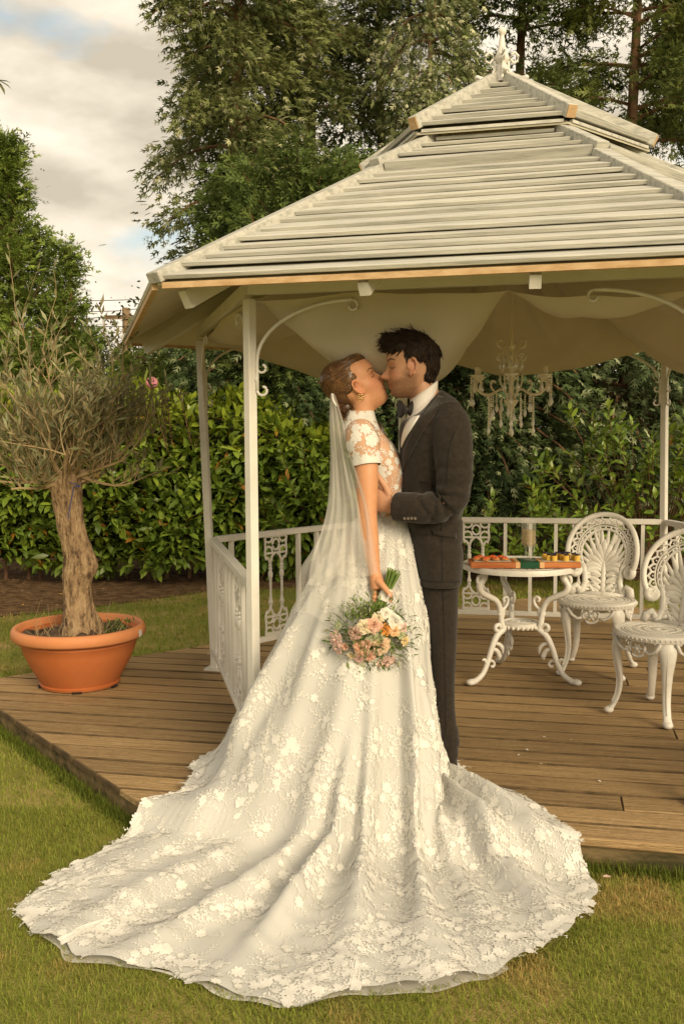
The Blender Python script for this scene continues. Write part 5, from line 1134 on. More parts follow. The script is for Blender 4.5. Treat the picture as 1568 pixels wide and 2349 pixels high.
bh = [((-.030, 0, .040), (.096, .079, .082)), ((-.048, 0, .055), (.080, .074, .074)), ((-.075, 0, .0), (.044, .060, .060)), ((-.040, .046, .02), (.034, .0285, .042)), ((-.040, -.046, .02), (.034, .0285, .042)), ((.025, 0, .072), (.056, .060, .042)), ((-.090, 0, -.055), (.040, .046, .034))]
me = hair_base(bh, BH, BR_, BS, .0035, 5); hv = getv(me); hbv = BVHTree.FromPolygons([tuple(p) for p in hv], [tuple(p.vertices) for p in me.polygons])
BC = np.array([.080, .038, .015]); base_c = np.tile(BC, (len(hv), 1)); T = MB(); tcol = [base_c]; pf = [tuple(p.vertices) for p in me.polygons]; nb_ = len(hv)
cen = np.array([-.030, 0, .035]); bunl = np.array([-.115, 0, -.050]); rg = np.random.default_rng(5)
for k in range(1250):                       # strands swept from the hairline back into the low knot
    a = rg.uniform(-1, 1); el = a*1.75; st = np.array([.075*math.cos(el)+.01, .080*math.sin(el)*1.0, .095*math.cos(el)-.005*abs(el)-.015])
    if abs(el) > 1.2: st = np.array([.012-.03*(abs(el)-1.2), .078*np.sign(el), .045-.10*(abs(el)-1.2)])
    st = st+rg.normal(0, .004, 3); tgt = bunl+rg.normal(0, .012, 3); pts = []
    sag_ = np.array([0, 0, -.02*rg.uniform(0, 1)])
    for u in np.linspace(0, 1, 11):
        d_ = (st-cen)*(1-u)+(tgt-cen)*u+np.array([-.10, np.sign(st[1])*.035, .055])*math.sin(math.pi*u)*.9+sag_*math.sin(math.pi*u)
        o_ = BH+BR_@((cen+unit(d_)*.22)*BS); dw = BR_@(-unit(d_)); h = hbv.ray_cast(Vector(o_), Vector(dw), .3)
        if h[0] is None: continue
        pts.append(np.array(h[0])-dw*rg.uniform(-.0006, .0016))
    if len(pts) < 5: continue
    T.tube(pts, [.0006]+[.0014]*(len(pts)-2)+[.0010], 3); gold = rg.uniform() < .40; c_ = (np.array([.23, .115, .043]) if gold else BC)*rg.uniform(.7, 1.3); tcol.append(np.tile(c_, (3*len(pts), 1)))
for k in range(240):                        # coiled knot
    a0 = rg.uniform(0, 6.28); tl = rg.uniform(-.6, .6); kc = np.array([-.098, 0, -.062]); rr = rg.uniform(.006, .036); pts = []
    for u in np.linspace(0, 2.2, 9):
        p = kc+np.array([rr*math.cos(a0+u)*.9, .046*math.sin(tl)*1+.012*math.sin(u*2), rr*math.sin(a0+u)]); p = kc+(p-kc)*[1, 1, 1.0]; pts.append(BH+BR_@((p+np.array([0, (1 if k % 2 else -1)*.030*math.cos(tl), 0]))*BS))
    T.tube(pts, [.0006]+[.0017]*7+[.0006], 3); tcol.append(np.tile((np.array([.20, .10, .04]) if rg.uniform() < .35 else BC)*rg.uniform(.7, 1.3), (27, 1)))
tv = np.concatenate(T.V); hm = bpy.data.meshes.new('hair'); hm.from_pydata((np.concatenate([hv, tv])-ORG[br.name]).tolist(), [], pf+[tuple(i+nb_ for i in f) for f in T.F]); hm.polygons.foreach_set('use_smooth', np.ones(len(hm.polygons), bool)); setcol(hm, np.concatenate(tcol)); link('hair', hm, M('glossy golden brown hair', (1, 1, 1), attr=True, rough=.28, spec=.6), br)
gold_m = M('gold', (.72, .50, .22), rough=.28, metal=1); ec = at(826, 910, 3.862); b = MB()
for k in range(6):
    a = k*math.pi/3; c_ = ec+np.array([.009*math.cos(a), 0, .009*math.sin(a)-.004]); b.tube([c_+np.array([.006*math.cos(q_), .002*math.sin(q_*2), .006*math.sin(q_)]) for q_ in np.linspace(0, 6.28, 10)[:-1]], .0014, 5, closed=True)
b.ell(ec+[0, 0, -.004], (.004, .004, .004), nu=8, nv=6); b.build('earring', gold_m, br, smooth=True)
# ---------------------------------------------------------------- gown: bodice, sleeves, skirt with train, lace, veil
satin_w = M('ivory tulle over satin', (.52, .515, .475), (.58, .57, .53), 3, .62, .25, 420, spec=.3, sheen=.3, transl=.12, bdist=.0012)
nude_m = M('nude tulle', (.50, .30, .19), (.55, .345, .225), 8, .6, .2, 300, spec=.25)
lace_m = M('white corded lace', (.74, .72, .66), (.82, .80, .74), 30, .75, .5, 300, transl=.18, spec=.2, bdist=.0015)
tulle_m = M('sheer veil tulle', (.80, .78, .72), rough=.8, transl=.4, alpha=.403, spec=.1)
for n_ in [q for q in tulle_m.node_tree.nodes if q.type == 'MIX_SHADER' and abs(q.inputs[0].default_value-.40) < .005 and any(l.from_node.type == 'BSDF_TRANSPARENT' for l in q.inputs[1].links)]:   # gathered tulle is denser than where it spreads
    vc = tulle_m.node_tree.nodes.new('ShaderNodeVertexColor'); vc.layer_name = 'Col'; tulle_m.node_tree.links.new(vc.outputs['Color'], n_.inputs[0])
under_m = M('sheer underskirt', (.80, .78, .72), rough=.7, transl=.3, alpha=.9, spec=.15)
def lace_templates():
    T = []
    def flower(n, r2, lift):
        v = [(0, 0, lift)]; f = []
        for k in range(n):
            a = 2*math.pi*k/n; w_ = math.pi/n*1.08
            i = len(v); v += [(.72*math.cos(a-w_*.9), .72*math.sin(a-w_*.9), .3*lift), (.92*math.cos(a-w_*.62), .92*math.sin(a-w_*.62), lift*1.4), (1.05*math.cos(a), 1.05*math.sin(a), lift*.9), (.92*math.cos(a+w_*.62), .92*math.sin(a+w_*.62), lift*1.4), (.72*math.cos(a+w_*.9), .72*math.sin(a+w_*.9), .3*lift)]
            f += [(0, i, i+4), (i, i+1, i+4), (i+1, i+3, i+4), (i+1, i+2, i+3)]
        if r2:
            for k in range(n-1):
                a = 2*math.pi*(k+.5)/(n-1); w_ = math.pi/n*.8; i = len(v); v += [(.08*math.cos(a), .08*math.sin(a), lift*1.2), (r2*math.cos(a-w_), r2*math.sin(a-w_), lift*2.6), (r2*1.12*math.cos(a), r2*1.12*math.sin(a), lift*2.2), (r2*math.cos(a+w_), r2*math.sin(a+w_), lift*2.6)]; f += [(i, i+1, i+2), (i, i+2, i+3)]
        return np.array(v), np.array(f)
    def sprig(n, curve, sz):
        v, f = [], []
        for k in range(n):
            u = k/(n-1); c0 = np.array([(u-.5)*2, curve*math.sin(u*3)]); sd_ = 1 if k % 2 else -1; a = .25*curve+sd_*.95*(1-.35*u); L_ = sz*(1-.35*u); d = np.array([math.cos(a), math.sin(a)]); n_ = np.array([-d[1], d[0]])*L_*.24
            i = len(v); p1 = c0+d*L_*.5; p2 = c0+d*L_; v += [(*c0, .05), (*(p1-n_), .12), (*p2, .05), (*(p1+n_), .12)]; f += [(i, i+1, i+2), (i, i+2, i+3)]
            if k < n-1:
                c1 = np.array([((k+1)/(n-1)-.5)*2, curve*math.sin((k+1)/(n-1)*3)]); i = len(v); v += [(c0[0], c0[1]-.025, .04), (c1[0], c1[1]-.025, .04), (c1[0], c1[1]+.025, .05), (c0[0], c0[1]+.025, .05)]; f += [(i, i+1, i+2), (i, i+2, i+3)]
        return np.array(v, float), np.array(f)
    T.append(flower(7, .62, .10)); T.append(flower(6, .6, .11)); T.append(flower(8, .64, .09)); T.append(sprig(9, .25, .40)); T.append(sprig(7, -.3, .48)); T.append(sprig(6, .1, .6)); T.append(sprig(11, .35, .32)); return T
LT = lace_templates()
def lace_on(G, name, par, samples, off=.003, wrap=True):
    """samples: (template, v index, u index, size, rotation); motifs follow the grid surface G[v,u]"""
    nv, nu = G.shape[:2]; VV, FF = [], []; n0 = 0
    Du = np.roll(G, -1, 1)-np.roll(G, 1, 1) if wrap else np.gradient(G, axis=1)*2; Dv = np.gradient(G, axis=0)*2; Nn = np.cross(Du, Dv); Nn /= np.maximum(1e-9, np.linalg.norm(Nn, axis=2))[..., None]
    cen = G.reshape(-1, 3).mean(0); 
    def ev(A, vi, ui):
        ui = np.mod(ui, nu) if wrap else np.clip(ui, 0, nu-1.001); vi = np.clip(vi, 0, nv-1.001); i, j = vi.astype(int), ui.astype(int); a, b = (vi-i)[:, None], (ui-j)[:, None]; j1 = (j+1) % nu if wrap else j+1
        return (A[i, j]*(1-b)+A[i, j1]*b)*(1-a)+(A[i+1, j]*(1-b)+A[i+1, j1]*b)*a
    for t, vi, ui, sz, ro in samples:
        tv, tf = LT[t]; i, j = int(min(vi, nv-1)), int(ui) % nu; du, dv = Du[i, j]/2, Dv[i, j]/2
        e1 = unit(du); e2 = unit(dv-e1*(dv@e1)); c_, s_ = math.cos(ro), math.sin(ro); loc = tv[:, :2]*sz; loc = np.stack([loc[:, 0]*c_-loc[:, 1]*s_, loc[:, 0]*s_+loc[:, 1]*c_], 1)
        A = np.array([[du@e1, dv@e1], [du@e2, dv@e2]])
        if abs(np.linalg.det(A)) < 1e-9: continue
        w_ = np.linalg.solve(A, loc.T).T
        if np.abs(w_).max() > 22: continue
        P = ev(G, vi+w_[:, 1], ui+w_[:, 0]); Nq = ev(Nn, vi+w_[:, 1], ui+w_[:, 0]); Nq *= LSIGN
        VV.append(P+Nq*(off+tv[:, 2:3]*sz*.25)); FF.append(tf+n0); n0 += len(tv)
    o = link(name, mesh_np(name, np.concatenate(VV)-ORG[par.name], np.concatenate(FF), smooth=False), lace_m, par); o['kind'] = 'stuff'; return o
def area_sample(G, n, wfun=None, wrap=True):
    Du = np.roll(G, -1, 1)-G if wrap else np.diff(G, axis=1, append=G[:, -1:]); Dv = np.diff(G, axis=0, append=G[-1:]); A = np.linalg.norm(np.cross(Du, Dv), axis=2)
    if wfun is not None: A = A*wfun
    k = RNG.choice(A.size, n, p=(A/A.sum()).ravel()); return k//G.shape[1]+RNG.uniform(0, 1, n), k % G.shape[1]+RNG.uniform(0, 1, n)
# bodice
LSIGN = 1
bp = [(942, 793, 856, .050), (958, 789, 860, .054), (975, 786, 866, .060), (988, 784, 874, .090), (1002, 786, 886, .130), (1025, 796, 905, .150), (1055, 810, 922, .142), (1085, 822, 932, .130), (1110, 832, 929, .122), (1140, 842, 924, .114), (1170, 850, 921, .108), (1195, 848, 926, .112)]
Pb = spline(bp, 60); BG = np.array([ringpx(x0, x1, y, YB, b_, 72, .92) for y, x0, x1, b_ in Pb])
MB().loft(list(BG), cap=False).build('bodice', nude_m, br, smooth=True)
wf = np.ones((60, 72)); vi, ui = area_sample(BG, 820); S_ = [((0, 1, 3, 3, 4, 5, 6)[RNG.integers(0, 7)], a, b_, RNG.uniform(.009, .019), RNG.uniform(0, 6.28)) for a, b_ in zip(vi, ui)]
vi, ui = area_sample(BG[:14], 110); S_ += [(RNG.integers(0, 3), a, b_, RNG.uniform(.012, .017), RNG.uniform(0, 6.28)) for a, b_ in zip(vi, ui)]
tst = np.cross(BG[30, 1]-BG[30, 0], BG[31, 0]-BG[30, 0])@(BG[30, 0]-BG[30].mean(0)); LSIGN = 1 if tst > 0 else -1
lace_on(BG, 'bodice_lace', br, S_, .002)
# cap sleeves
for pts in ([(826, 984, 3.86, .052), (828, 1000, 3.830, .062), (833, 1022, 3.808, .063), (838, 1046, 3.798, .056), (841, 1068, 3.790, .0525)], [(846, 984, 4.06, .052), (852, 1003, 4.09, .058), (862, 1030, 4.11, .056), (872, 1062, 4.125, .053)]):
    A = spline([(*at(x, y, Y), r) for x, y, Y, r in pts], 26); G = []; T_ = np.gradient(A[:, :3], axis=0)
    for i in range(26):
        t_ = unit(T_[i]); x_ = unit(np.cross(t_, (0, 1, .2))); y_ = np.cross(t_, x_); a = np.arange(40)*2*math.pi/40; G.append(A[i, :3]+A[i, 3]*(np.outer(np.cos(a), x_)+np.outer(np.sin(a), y_))*(1+.03*np.sin(a*5)*i/25)[:, None])
    G = np.array(G); sv = MB().loft(list(G[:23]), cap=False).build('sleeve', nude_m, br, smooth=True)
    tst = np.cross(G[10, 1]-G[10, 0], G[11, 0]-G[10, 0])@(G[10, 0]-G[10].mean(0)); LSIGN = 1 if tst > 0 else -1
    vi, ui = area_sample(G, 80); S_ = [(RNG.integers(0, 6), a, b_, RNG.uniform(.015, .028), RNG.uniform(0, 6.28)) for a, b_ in zip(vi, ui)]
    S_ += [(RNG.integers(0, 3), 24.5, b_, RNG.uniform(.014, .021), RNG.uniform(0, 6.28)) for b_ in np.arange(0, 40, 1.3)]
    lace_on(G, 'sleeve_lace', sv, S_, .002)
# skirt and train
W0 = at(890, 1178, YB); WX, WY, WZ = W0
hem = [np.array(p) for p in TRAIN]+[np.array(p) for p in ((-.62, 4.12), (-.42, 4.38), (-.08, 4.48), (.22, 4.40), (.40, 4.18))]
NU, NV = 360, 190
TH = np.linspace(0, 2*math.pi, NU, endpoint=False)
def hem_r(th):
    d = np.array([math.cos(th), math.sin(th)]); best = .3
    for i in range(len(hem)):
        p, q_ = hem[i]-[WX, WY], hem[(i+1) % len(hem)]-[WX, WY]; M_ = np.array([[d[0], -(q_-p)[0]], [d[1], -(q_-p)[1]]])
        if abs(np.linalg.det(M_)) < 1e-9: continue
        t_, u_ = np.linalg.solve(M_, p)
        if t_ > 0 and -1e-6 <= u_ <= 1+1e-6: best = max(best, t_)
    return best
RH = np.array([hem_r(t_) for t_ in TH]); k_ = np.array([1, 2, 1])/4; RH = np.convolve(np.r_[RH[-1], RH, RH[0]], k_, 'valid')
ZL = [1.09, 1.04, .98, .90, .80, .67, .50, .32, .16, .06, .012]
RF = [.075, .085, .092, .102, .120, .140, .158, .170, .185, .205, .235]
RB = [.100, .150, .200, .262, .325, .400, .480, .560, .640, .705, .770]
RC = [.105, .125, .150, .185, .225, .275, .340, .415, .500, .580, .680]
RD = [.105, .125, .150, .180, .215, .255, .300, .360, .420, .460, .500]
eA = unit(dA-dB); 
def deck_h(x, y):                          # height of what the cloth lies on
    s1 = (np.stack([x, y], -1)-dA)@(-pn); nl_ = unit(dB-dA); s2 = (np.stack([x, y], -1)-dA)@np.array([-nl_[1], nl_[0]]); 
    return .014+(GZ+.018-.014)*sm(-.01, .13, np.maximum(s1, s2))
rgf = np.random.default_rng(21)
FOLDS = [(-2.62, .10, .040, .3), (-2.36, .085, .045, -.2), (-2.12, .09, .05, .15), (-1.93, .07, .055, .1), (-1.72, .08, .05, -.15), (-1.50, .065, .060, .22), (-1.30, .075, .050, .1), (-1.08, .075, .075, .28), (-.86, .07, .060, .25), (-.62, .08, .035, .22), (-.38, .07, .022, .15), (-.12, .09, .015, .05), (-2.85, .08, .035, .2), (3.0, .09, .03, 0), (2.6, .12, .03, 0), (2.1, .12, .03, 0), (1.5, .12, .03, 0), (.9, .12, .03, 0), (.4, .1, .03, 0)]
SG = np.zeros((NV, NU, 3))
for j, th in enumerate(TH):
    c_, s_ = math.cos(th), math.sin(th); wF, wB, wC, wD = max(0, c_)**2, max(0, -c_)**2, max(0, -s_)**2, max(0, s_)**2
    r_ = np.array([wF*a+wB*b_+wC*c2+wD*d2 for a, b_, c2, d2 in zip(RF, RB, RC, RD)])
    if RH[j] < r_[-1]+.02: r_ = r_[0]+(r_-r_[0])*(RH[j]-.02-r_[0])/(r_[-1]-r_[0])
    if c_-.0916*s_ > .02 and s_ < .3: lim = .150/(c_-.0916*s_); r_ = np.array([min(a, lim*(1 if z_ > .2 else 1+(.2-z_)*1.1)) for a, z_ in zip(r_, ZL)])
    path = [np.array([a, b_]) for a, b_ in zip(r_, ZL)]
    if RH[j] > r_[-1]+.05: path += [np.array([r_[-1]+(RH[j]-r_[-1])*u, 0]) for u in (.25, .5, .75, 1)]
    else: path.append(np.array([RH[j], 0.]))
    path = np.array(path)
    for _ in range(3): q_ = path[:-1]*.75+path[1:]*.25; q2 = path[:-1]*.25+path[1:]*.75; path = np.concatenate([path[:1], np.stack([q_, q2], 1).reshape(-1, 2), path[-1:]])
    sl_ = np.r_[0, np.cumsum(np.linalg.norm(np.diff(path, axis=0), axis=1))]; tt = np.linspace(0, sl_[-1], NV); rr = np.interp(tt, sl_, path[:, 0]); zz = np.interp(tt, sl_, path[:, 1])
    x, y = WX+rr*c_, WY+rr*s_; g_ = deck_h(x, y)
    SG[:, j] = np.stack([x, y, zz+g_*np.clip(1-zz/.35, 0, 1)], 1)
vv = np.linspace(0, 1, NV)[:, None]; tht = (TH[None]+math.pi) % (2*math.pi)-math.pi
fold = np.zeros((NV, NU))
for t0, w_, amp, dr in FOLDS:
    d_ = (tht-t0-dr*(.75-vv)+math.pi) % (2*math.pi)-math.pi; wj = .85*w_*(1+.35*np.sin(vv*5+t0*3))
    env = 1.25*amp*(.08+.92*sm(.18+.12*math.sin(t0*9), .62, vv))*(1-.72*sm(.70, 1.0, vv))*(1+.35*np.sin(vv*7+t0*5))
    fold += env*np.exp(-(d_/wj)**2)
# smaller gathers and soft cloth noise
fold += (.004*sm(.0, .1, vv)*(1-sm(.2, .5, vv))+.004*sm(.3, .7, vv))*np.sin(tht*19+3*np.sin(vv*6))
fold += .016*sm(.1, .5, vv)*np.sin(tht*7+2.2*np.sin(vv*4)+1)*(1-.5*sm(.8, 1, vv))
nzp = SG.reshape(-1, 3); fold += (.010*vnoise(nzp, 9, 2)+.005*vnoise(nzp, 24, 6)).reshape(NV, NU)*sm(.25, .7, vv)
Du = np.roll(SG, -1, 1)-np.roll(SG, 1, 1); Dv = np.gradient(SG, axis=0); Nn = np.cross(Du, Dv); Nn /= np.maximum(1e-9, np.linalg.norm(Nn, axis=2))[..., None]
if Nn[NV-30, NU*3//4, 2] < 0: Nn = -Nn
fold = fold-.02*(1-sm(.0, .6, vv))*0
SG = SG+Nn*fold[..., None]*sm(.0, .08, vv)[..., None]
fl = deck_h(SG[..., 0], SG[..., 1]); SG[..., 2] = np.maximum(SG[..., 2], fl-.004)
scal = .010*np.sin(tht*31)+.008*np.sin(tht*53+1); SG[-1, :, :2] += (Nn[-1, :, :2]*0)+np.stack([np.cos(TH), np.sin(TH)], 1)*scal[0][:, None]
vsk = SG.reshape(-1, 3); fsk = np.array([(i*NU+j, i*NU+(j+1) % NU, (i+1)*NU+(j+1) % NU, (i+1)*NU+j) for i in range(NV-1) for j in range(NU)])
skirt = link('skirt', mesh_np('skirt', vsk-ORG[br.name], fsk, smooth=True), satin_w, br)
tst = np.cross(SG[100, 270+1]-SG[100, 270-1], SG[101, 270]-SG[99, 270]); LSIGN = 1 if tst@Nn[100, 270] > 0 else -1
dens = np.clip(.75+.7*vnoise(SG.reshape(-1, 3), 5.2, 9).reshape(NV, NU), .08, 2)*(1+1.2*sm(.80, .97, vv)); dens[-3:] *= .3
vis = (SG[..., 1] < WY+.25)
vi, ui = area_sample(SG, 900, dens*vis); S_ = []
rowm = np.linalg.norm(np.diff(SG, axis=0), axis=2)+1e-4; colm = np.linalg.norm(np.roll(SG, -1, 1)-SG, axis=2)+1e-4
for a, b_ in zip(vi, ui):                  # clusters: a bloom or two with sprigs fanning out from them
    i_, j_ = min(int(a), NV-2), int(b_) % NU; r0 = RNG.uniform(.009, .021); S_.append((RNG.integers(0, 3), a, b_, r0, RNG.uniform(0, 6.28))); n_s = RNG.integers(3, 8); a0 = RNG.uniform(0, 6.28)
    for q in range(n_s):
        an = a0+q*6.28/n_s+RNG.normal(0, .3); L_ = RNG.uniform(.016, .034); dd = r0+L_*.95
        S_.append((RNG.integers(3, 7), a+dd*math.sin(an)/rowm[i_, j_], b_+dd*math.cos(an)/colm[i_, j_], L_, an))
    if RNG.uniform() < .5: an = RNG.uniform(0, 6.28); S_.append((RNG.integers(0, 3), a+2.1*r0*math.sin(an)/rowm[i_, j_], b_+2.1*r0*math.cos(an)/colm[i_, j_], r0*.62, an))
vi, ui = area_sample(SG, 1100, (.6+0*dens)*vis); S_ += [(RNG.integers(3, 7), a, b_, RNG.uniform(.012, .024), RNG.uniform(0, 6.28)) for a, b_ in zip(vi, ui)]
for j in np.arange(180, 360, .55): S_.append((RNG.integers(0, 6), NV-4+RNG.uniform(-6, 4.4), j, RNG.uniform(.010, .022), RNG.uniform(0, 6.28)))
S_ = [s_ for s_ in S_ if 3 < s_[1] < NV-.3]
SGX = np.concatenate([SG]+[SG[-1:]+(SG[-1:]-SG[-4:-3])/3*k_*[1, 1, .2] for k_ in (1, 2, 3)])   # appliques overhang the hem a little
lace_on(SGX, 'skirt_lace', skirt, S_, .0035)
# sheer underskirt peeping out along the hem
j0, j1 = int(NU*(math.pi+.30)/(2*math.pi)), int(NU*(2*math.pi-1.35)/(2*math.pi)); G = []
for j in range(j0, j1+1):
    th = TH[j]; e_ = np.array([math.cos(th), math.sin(th)]); fr = (j-j0)/(j1-j0); wav = (-.004+.024*math.sin(j*.33)+.012*math.sin(j*.71+1))*math.sin(math.pi*fr)**.5; row = []
    for u in np.linspace(0, 1, 8):
        r_ = RH[j]-.10+(.10+max(.0, wav))*u; x, y = WX+e_[0]*r_, WY+e_[1]*r_; row.append((x, y, float(deck_h(np.array(x), np.array(y)))-.012+.008*u*abs(math.sin(j*.45))))
    G.append(row)
MB().grid(G).build('underskirt', under_m, br, smooth=True)
# veil: two sheer layers gathered at the knot of hair
def veil(Lp, Rp, Y0, Y1, amp, nf, name, ph):
    nv, nu = 60, 70; A = spline([(x, y, 0) for x, y in Lp], nv); B = spline([(x, y, 0) for x, y in Rp], nv); G = []
    for i in range(nv):
        v_ = i/(nv-1); row = []
        for j in range(nu):
            u = j/(nu-1); q_ = A[i]+(B[i]-A[i])*u; y_ = q_[1]+6*math.sin(u*9+ph)*max(0, v_-.85)/.15
            Y = Y0[0]+(Y1[0]-Y0[0])*u if 0 else np.interp(u, [0, 1], [np.interp(v_, [0, .25, .6, 1], Y0), np.interp(v_, [0, .25, .6, 1], Y1)])
            Y += amp*(.15+v_)*math.sin(u*nf+ph+1.5*math.sin(v_*3+u*2))+.4*amp*(.2+v_)*math.sin(u*nf*2.3+2*ph)
            row.append(at(q_[0], y_, Y))
        G.append(row)
    o = MB().grid(G).build(name, tulle_m, br, smooth=True); setcol(o.data, np.repeat(np.interp(np.linspace(0, 1, nv), [0, .3, .75, 1], [.58, .46, .40, .20]), nu)[:, None]*np.ones((1, 3))); return o
veil([(757, 903), (755, 960), (757, 1030), (755, 1110), (749, 1170), (735, 1225), (716, 1280), (705, 1340)], [(768, 906), (786, 965), (800, 1030), (822, 1095), (843, 1160), (855, 1230), (864, 1290), (868, 1312)], (3.93, 3.90, 3.80, 3.62), (3.90, 3.80, 3.715, 3.690), .014, 17, 'veil', .4)
veil([(758, 906), (757, 970), (759, 1050), (756, 1130), (742, 1200), (715, 1262), (688, 1310), (676, 1400)], [(766, 908), (779, 970), (790, 1050), (800, 1130), (806, 1210), (814, 1290), (818, 1370), (800, 1450)], (3.95, 3.93, 3.86, 3.68), (3.93, 3.84, 3.76, 3.62), .018, 13, 'veil', 2.1)
hp = at(768, 908, 3.90); b = MB(); b.tube(spline([at(762, 902, 3.93), at(764, 918, 3.895), at(772, 932, 3.88)], 10), [.003, .007, .006, .005, .005, .005, .005, .004, .003, .002], 8); b.build('veil_comb', lace_m, br, smooth=True)

# ---------------------------------------------------------------- bouquet in her hand
bq = thing('bouquet', 'round bouquet of peach, blush and cream roses held upside down by the bride', 'bouquet', at(850, 1460, 3.60))
bqx = lambda zx, zy: (658.6+.24*zx, 1191.7+.24*zy)
stem_m = M('green stem', (.09, .15, .028), (.15, .22, .045), 20, .5); rib_m = M('white ribbon', (.74, .70, .62), rough=.5, bump=.2, bscale=60)
H0, H1 = at(890, 1345, 3.715), at(876, 1378, 3.708); ax_ = unit(H1-H0); sx = unit(np.cross(ax_, (0, 1, 0))); sy = np.cross(ax_, sx)
for k in range(22):
    a = k*2.4; r = .017*math.sqrt((k+.5)/22); o_ = sx*r*math.cos(a)+sy*r*math.sin(a); top_ = H0-ax_*.062*(1+.12*math.sin(k*3))+o_*1.6+sx*-.004
    MB().tube([top_, H0+o_, H1+o_, H1+ax_*.06+o_*2.2], .0030, 6).build('stem', stem_m, bq)
MB().lathe([(.0195, -.022), (.0215, -.018), (.0205, -.006), (.0215, .004), (.0205, .016), (.0225, .026), (.020, .030)], 22, (H0+H1)/2, np.array([sx, sy, ax_]).T).build('ribbon', rib_m, bq, smooth=True)
BQC = at(851, 1456, 3.70)
def rose(name, px, r, c1, c2, kind='rose', depth=0.):
    x, y = bqx(*px); rel = np.array([(x-851)/100., (y-1456)/88.]); rr = min(1, np.linalg.norm(rel)); Yf = 3.70-.115*math.sqrt(max(0, 1-rr**2*.9))-depth
    p = at(x, y, Yf); nrm = unit((p-BQC)*[1, 1, 1]+np.array([0, -.05, .0])); z = nrm; x_ = unit(np.cross((.2, .1, 1), z)); y_ = np.cross(z, x_); Rm = np.array([x_, y_, z]).T; m = M('petal '+name, c1, c2, 30, .6, transl=.3, spec=.2); b = MB(); rg = np.random.default_rng(int(px[0])); R0 = r*.24*3.6/FPX*1.22
    layers = {'rose': [(.18, .75, 4), (.38, .70, 5), (.60, .58, 6), (.84, .40, 7), (1.05, .18, 8)], 'open': [(.2, .3, 5), (.62, .25, 6), (1.08, .12, 7)], 'bud': [(.25, 1.0, 4), (.55, .9, 5), (.85, .7, 6)], 'ruffle': [(.25, .5, 7), (.5, .5, 9), (.8, .35, 11), (1.0, .2, 12)], 'scab': [(.3, .5, 9), (.6, .42, 12), (.9, .25, 14), (1.05, .05, 14)]}[kind]
    for li, (lr, h, n) in enumerate(layers):
        for k in range(n):
            a = 2*math.pi*(k+.5*li)/n+rg.normal(0, .12); w_ = (1.25 if kind in ('rose', 'bud', 'open') else .95)*math.pi/n; rows = []
            for u in (0, .4, .75, 1):
                row = []
                for s_ in (-1, -.5, 0, .5, 1):
                    aa = a+w_*s_*(.5+.55*u if u < 1 else .8); rad = R0*lr*(.30+.70*u+.10*(u > .8)*(1-abs(s_)))*(1+rg.normal(0, .03)); zz = R0*(h*(.15+.85*u)-.18*abs(s_)*u-(.10 if u == 1 else 0)+rg.normal(0, .02))
                    row.append((rad*math.cos(aa), rad*math.sin(aa), zz))
                rows.append(row)
            b.grid(rows)
    if kind in ('open', 'scab'): b.ell((0, 0, R0*.3), (R0*.22,)*3, nu=8, nv=5)
    b.xf(Rm, p); b.build(name, m, bq, smooth=True)
PE, CR, WH, PK, OR, MV, GN = ((.72, .42, .29), (.83, .58, .45)), ((.72, .60, .38), (.82, .74, .54)), ((.78, .74, .62), (.86, .83, .74)), ((.74, .48, .41), (.85, .64, .57)), ((.66, .24, .04), (.80, .38, .10)), ((.50, .32, .24), (.62, .44, .34)), ((.42, .46, .24), (.58, .60, .38))
for nm, px, r, c_, kd in (('rose', (825, 1010), 66, PE, 'rose'), ('rose', (735, 1025), 58, CR, 'rose'), ('rose', (648, 1085), 56, MV, 'rose'), ('rose', (872, 940), 50, CR, 'ruffle'), ('rose', (945, 897), 50, WH, 'rose'), ('lisianthus', (1035, 975), 62, WH, 'open'), ('carnation', (938, 1052), 50, OR, 'ruffle'), ('rose', (1028, 1062), 48, ((.76, .46, .22), (.84, .58, .34)), 'rose'),
        ('rose', (890, 1200), 76, ((.74, .52, .32), (.84, .66, .48)), 'rose'), ('rose', (700, 1230), 60, ((.72, .40, .24), (.84, .56, .40)), 'rose'), ('rose', (760, 1185), 44, PE, 'bud'), ('rose', (682, 1328), 42, PK, 'rose'), ('rose', (776, 1302), 52, PE, 'rose'), ('rose', (562, 1210), 38, PE, 'bud'), ('sweet_pea', (462, 1145), 66, PK, 'open'), ('sweet_pea', (475, 1230), 50, PK, 'open'),
        ('scabious', (797, 1150), 42, GN, 'scab'), ('sweet_pea', (945, 1372), 72, PK, 'open'), ('sweet_pea', (1042, 1418), 52, WH, 'open'), ('lisianthus', (690, 1418), 60, GN, 'open'), ('lisianthus', (845, 1372), 50, WH, 'open'), ('scabious', (1090, 1100), 38, GN, 'scab'), ('rose', (1122, 1160), 44, ((.76, .58, .26), (.84, .70, .42)), 'ruffle'), ('sweet_pea', (1112, 1030), 38, PK, 'open'), ('lisianthus', (868, 1125), 40, GN, 'bud'), ('rose', (620, 1290), 40, CR, 'bud'), ('scabious', (480, 1020), 34, GN, 'scab')):
    rose(nm, px, r, c_[0], c_[1], kd)
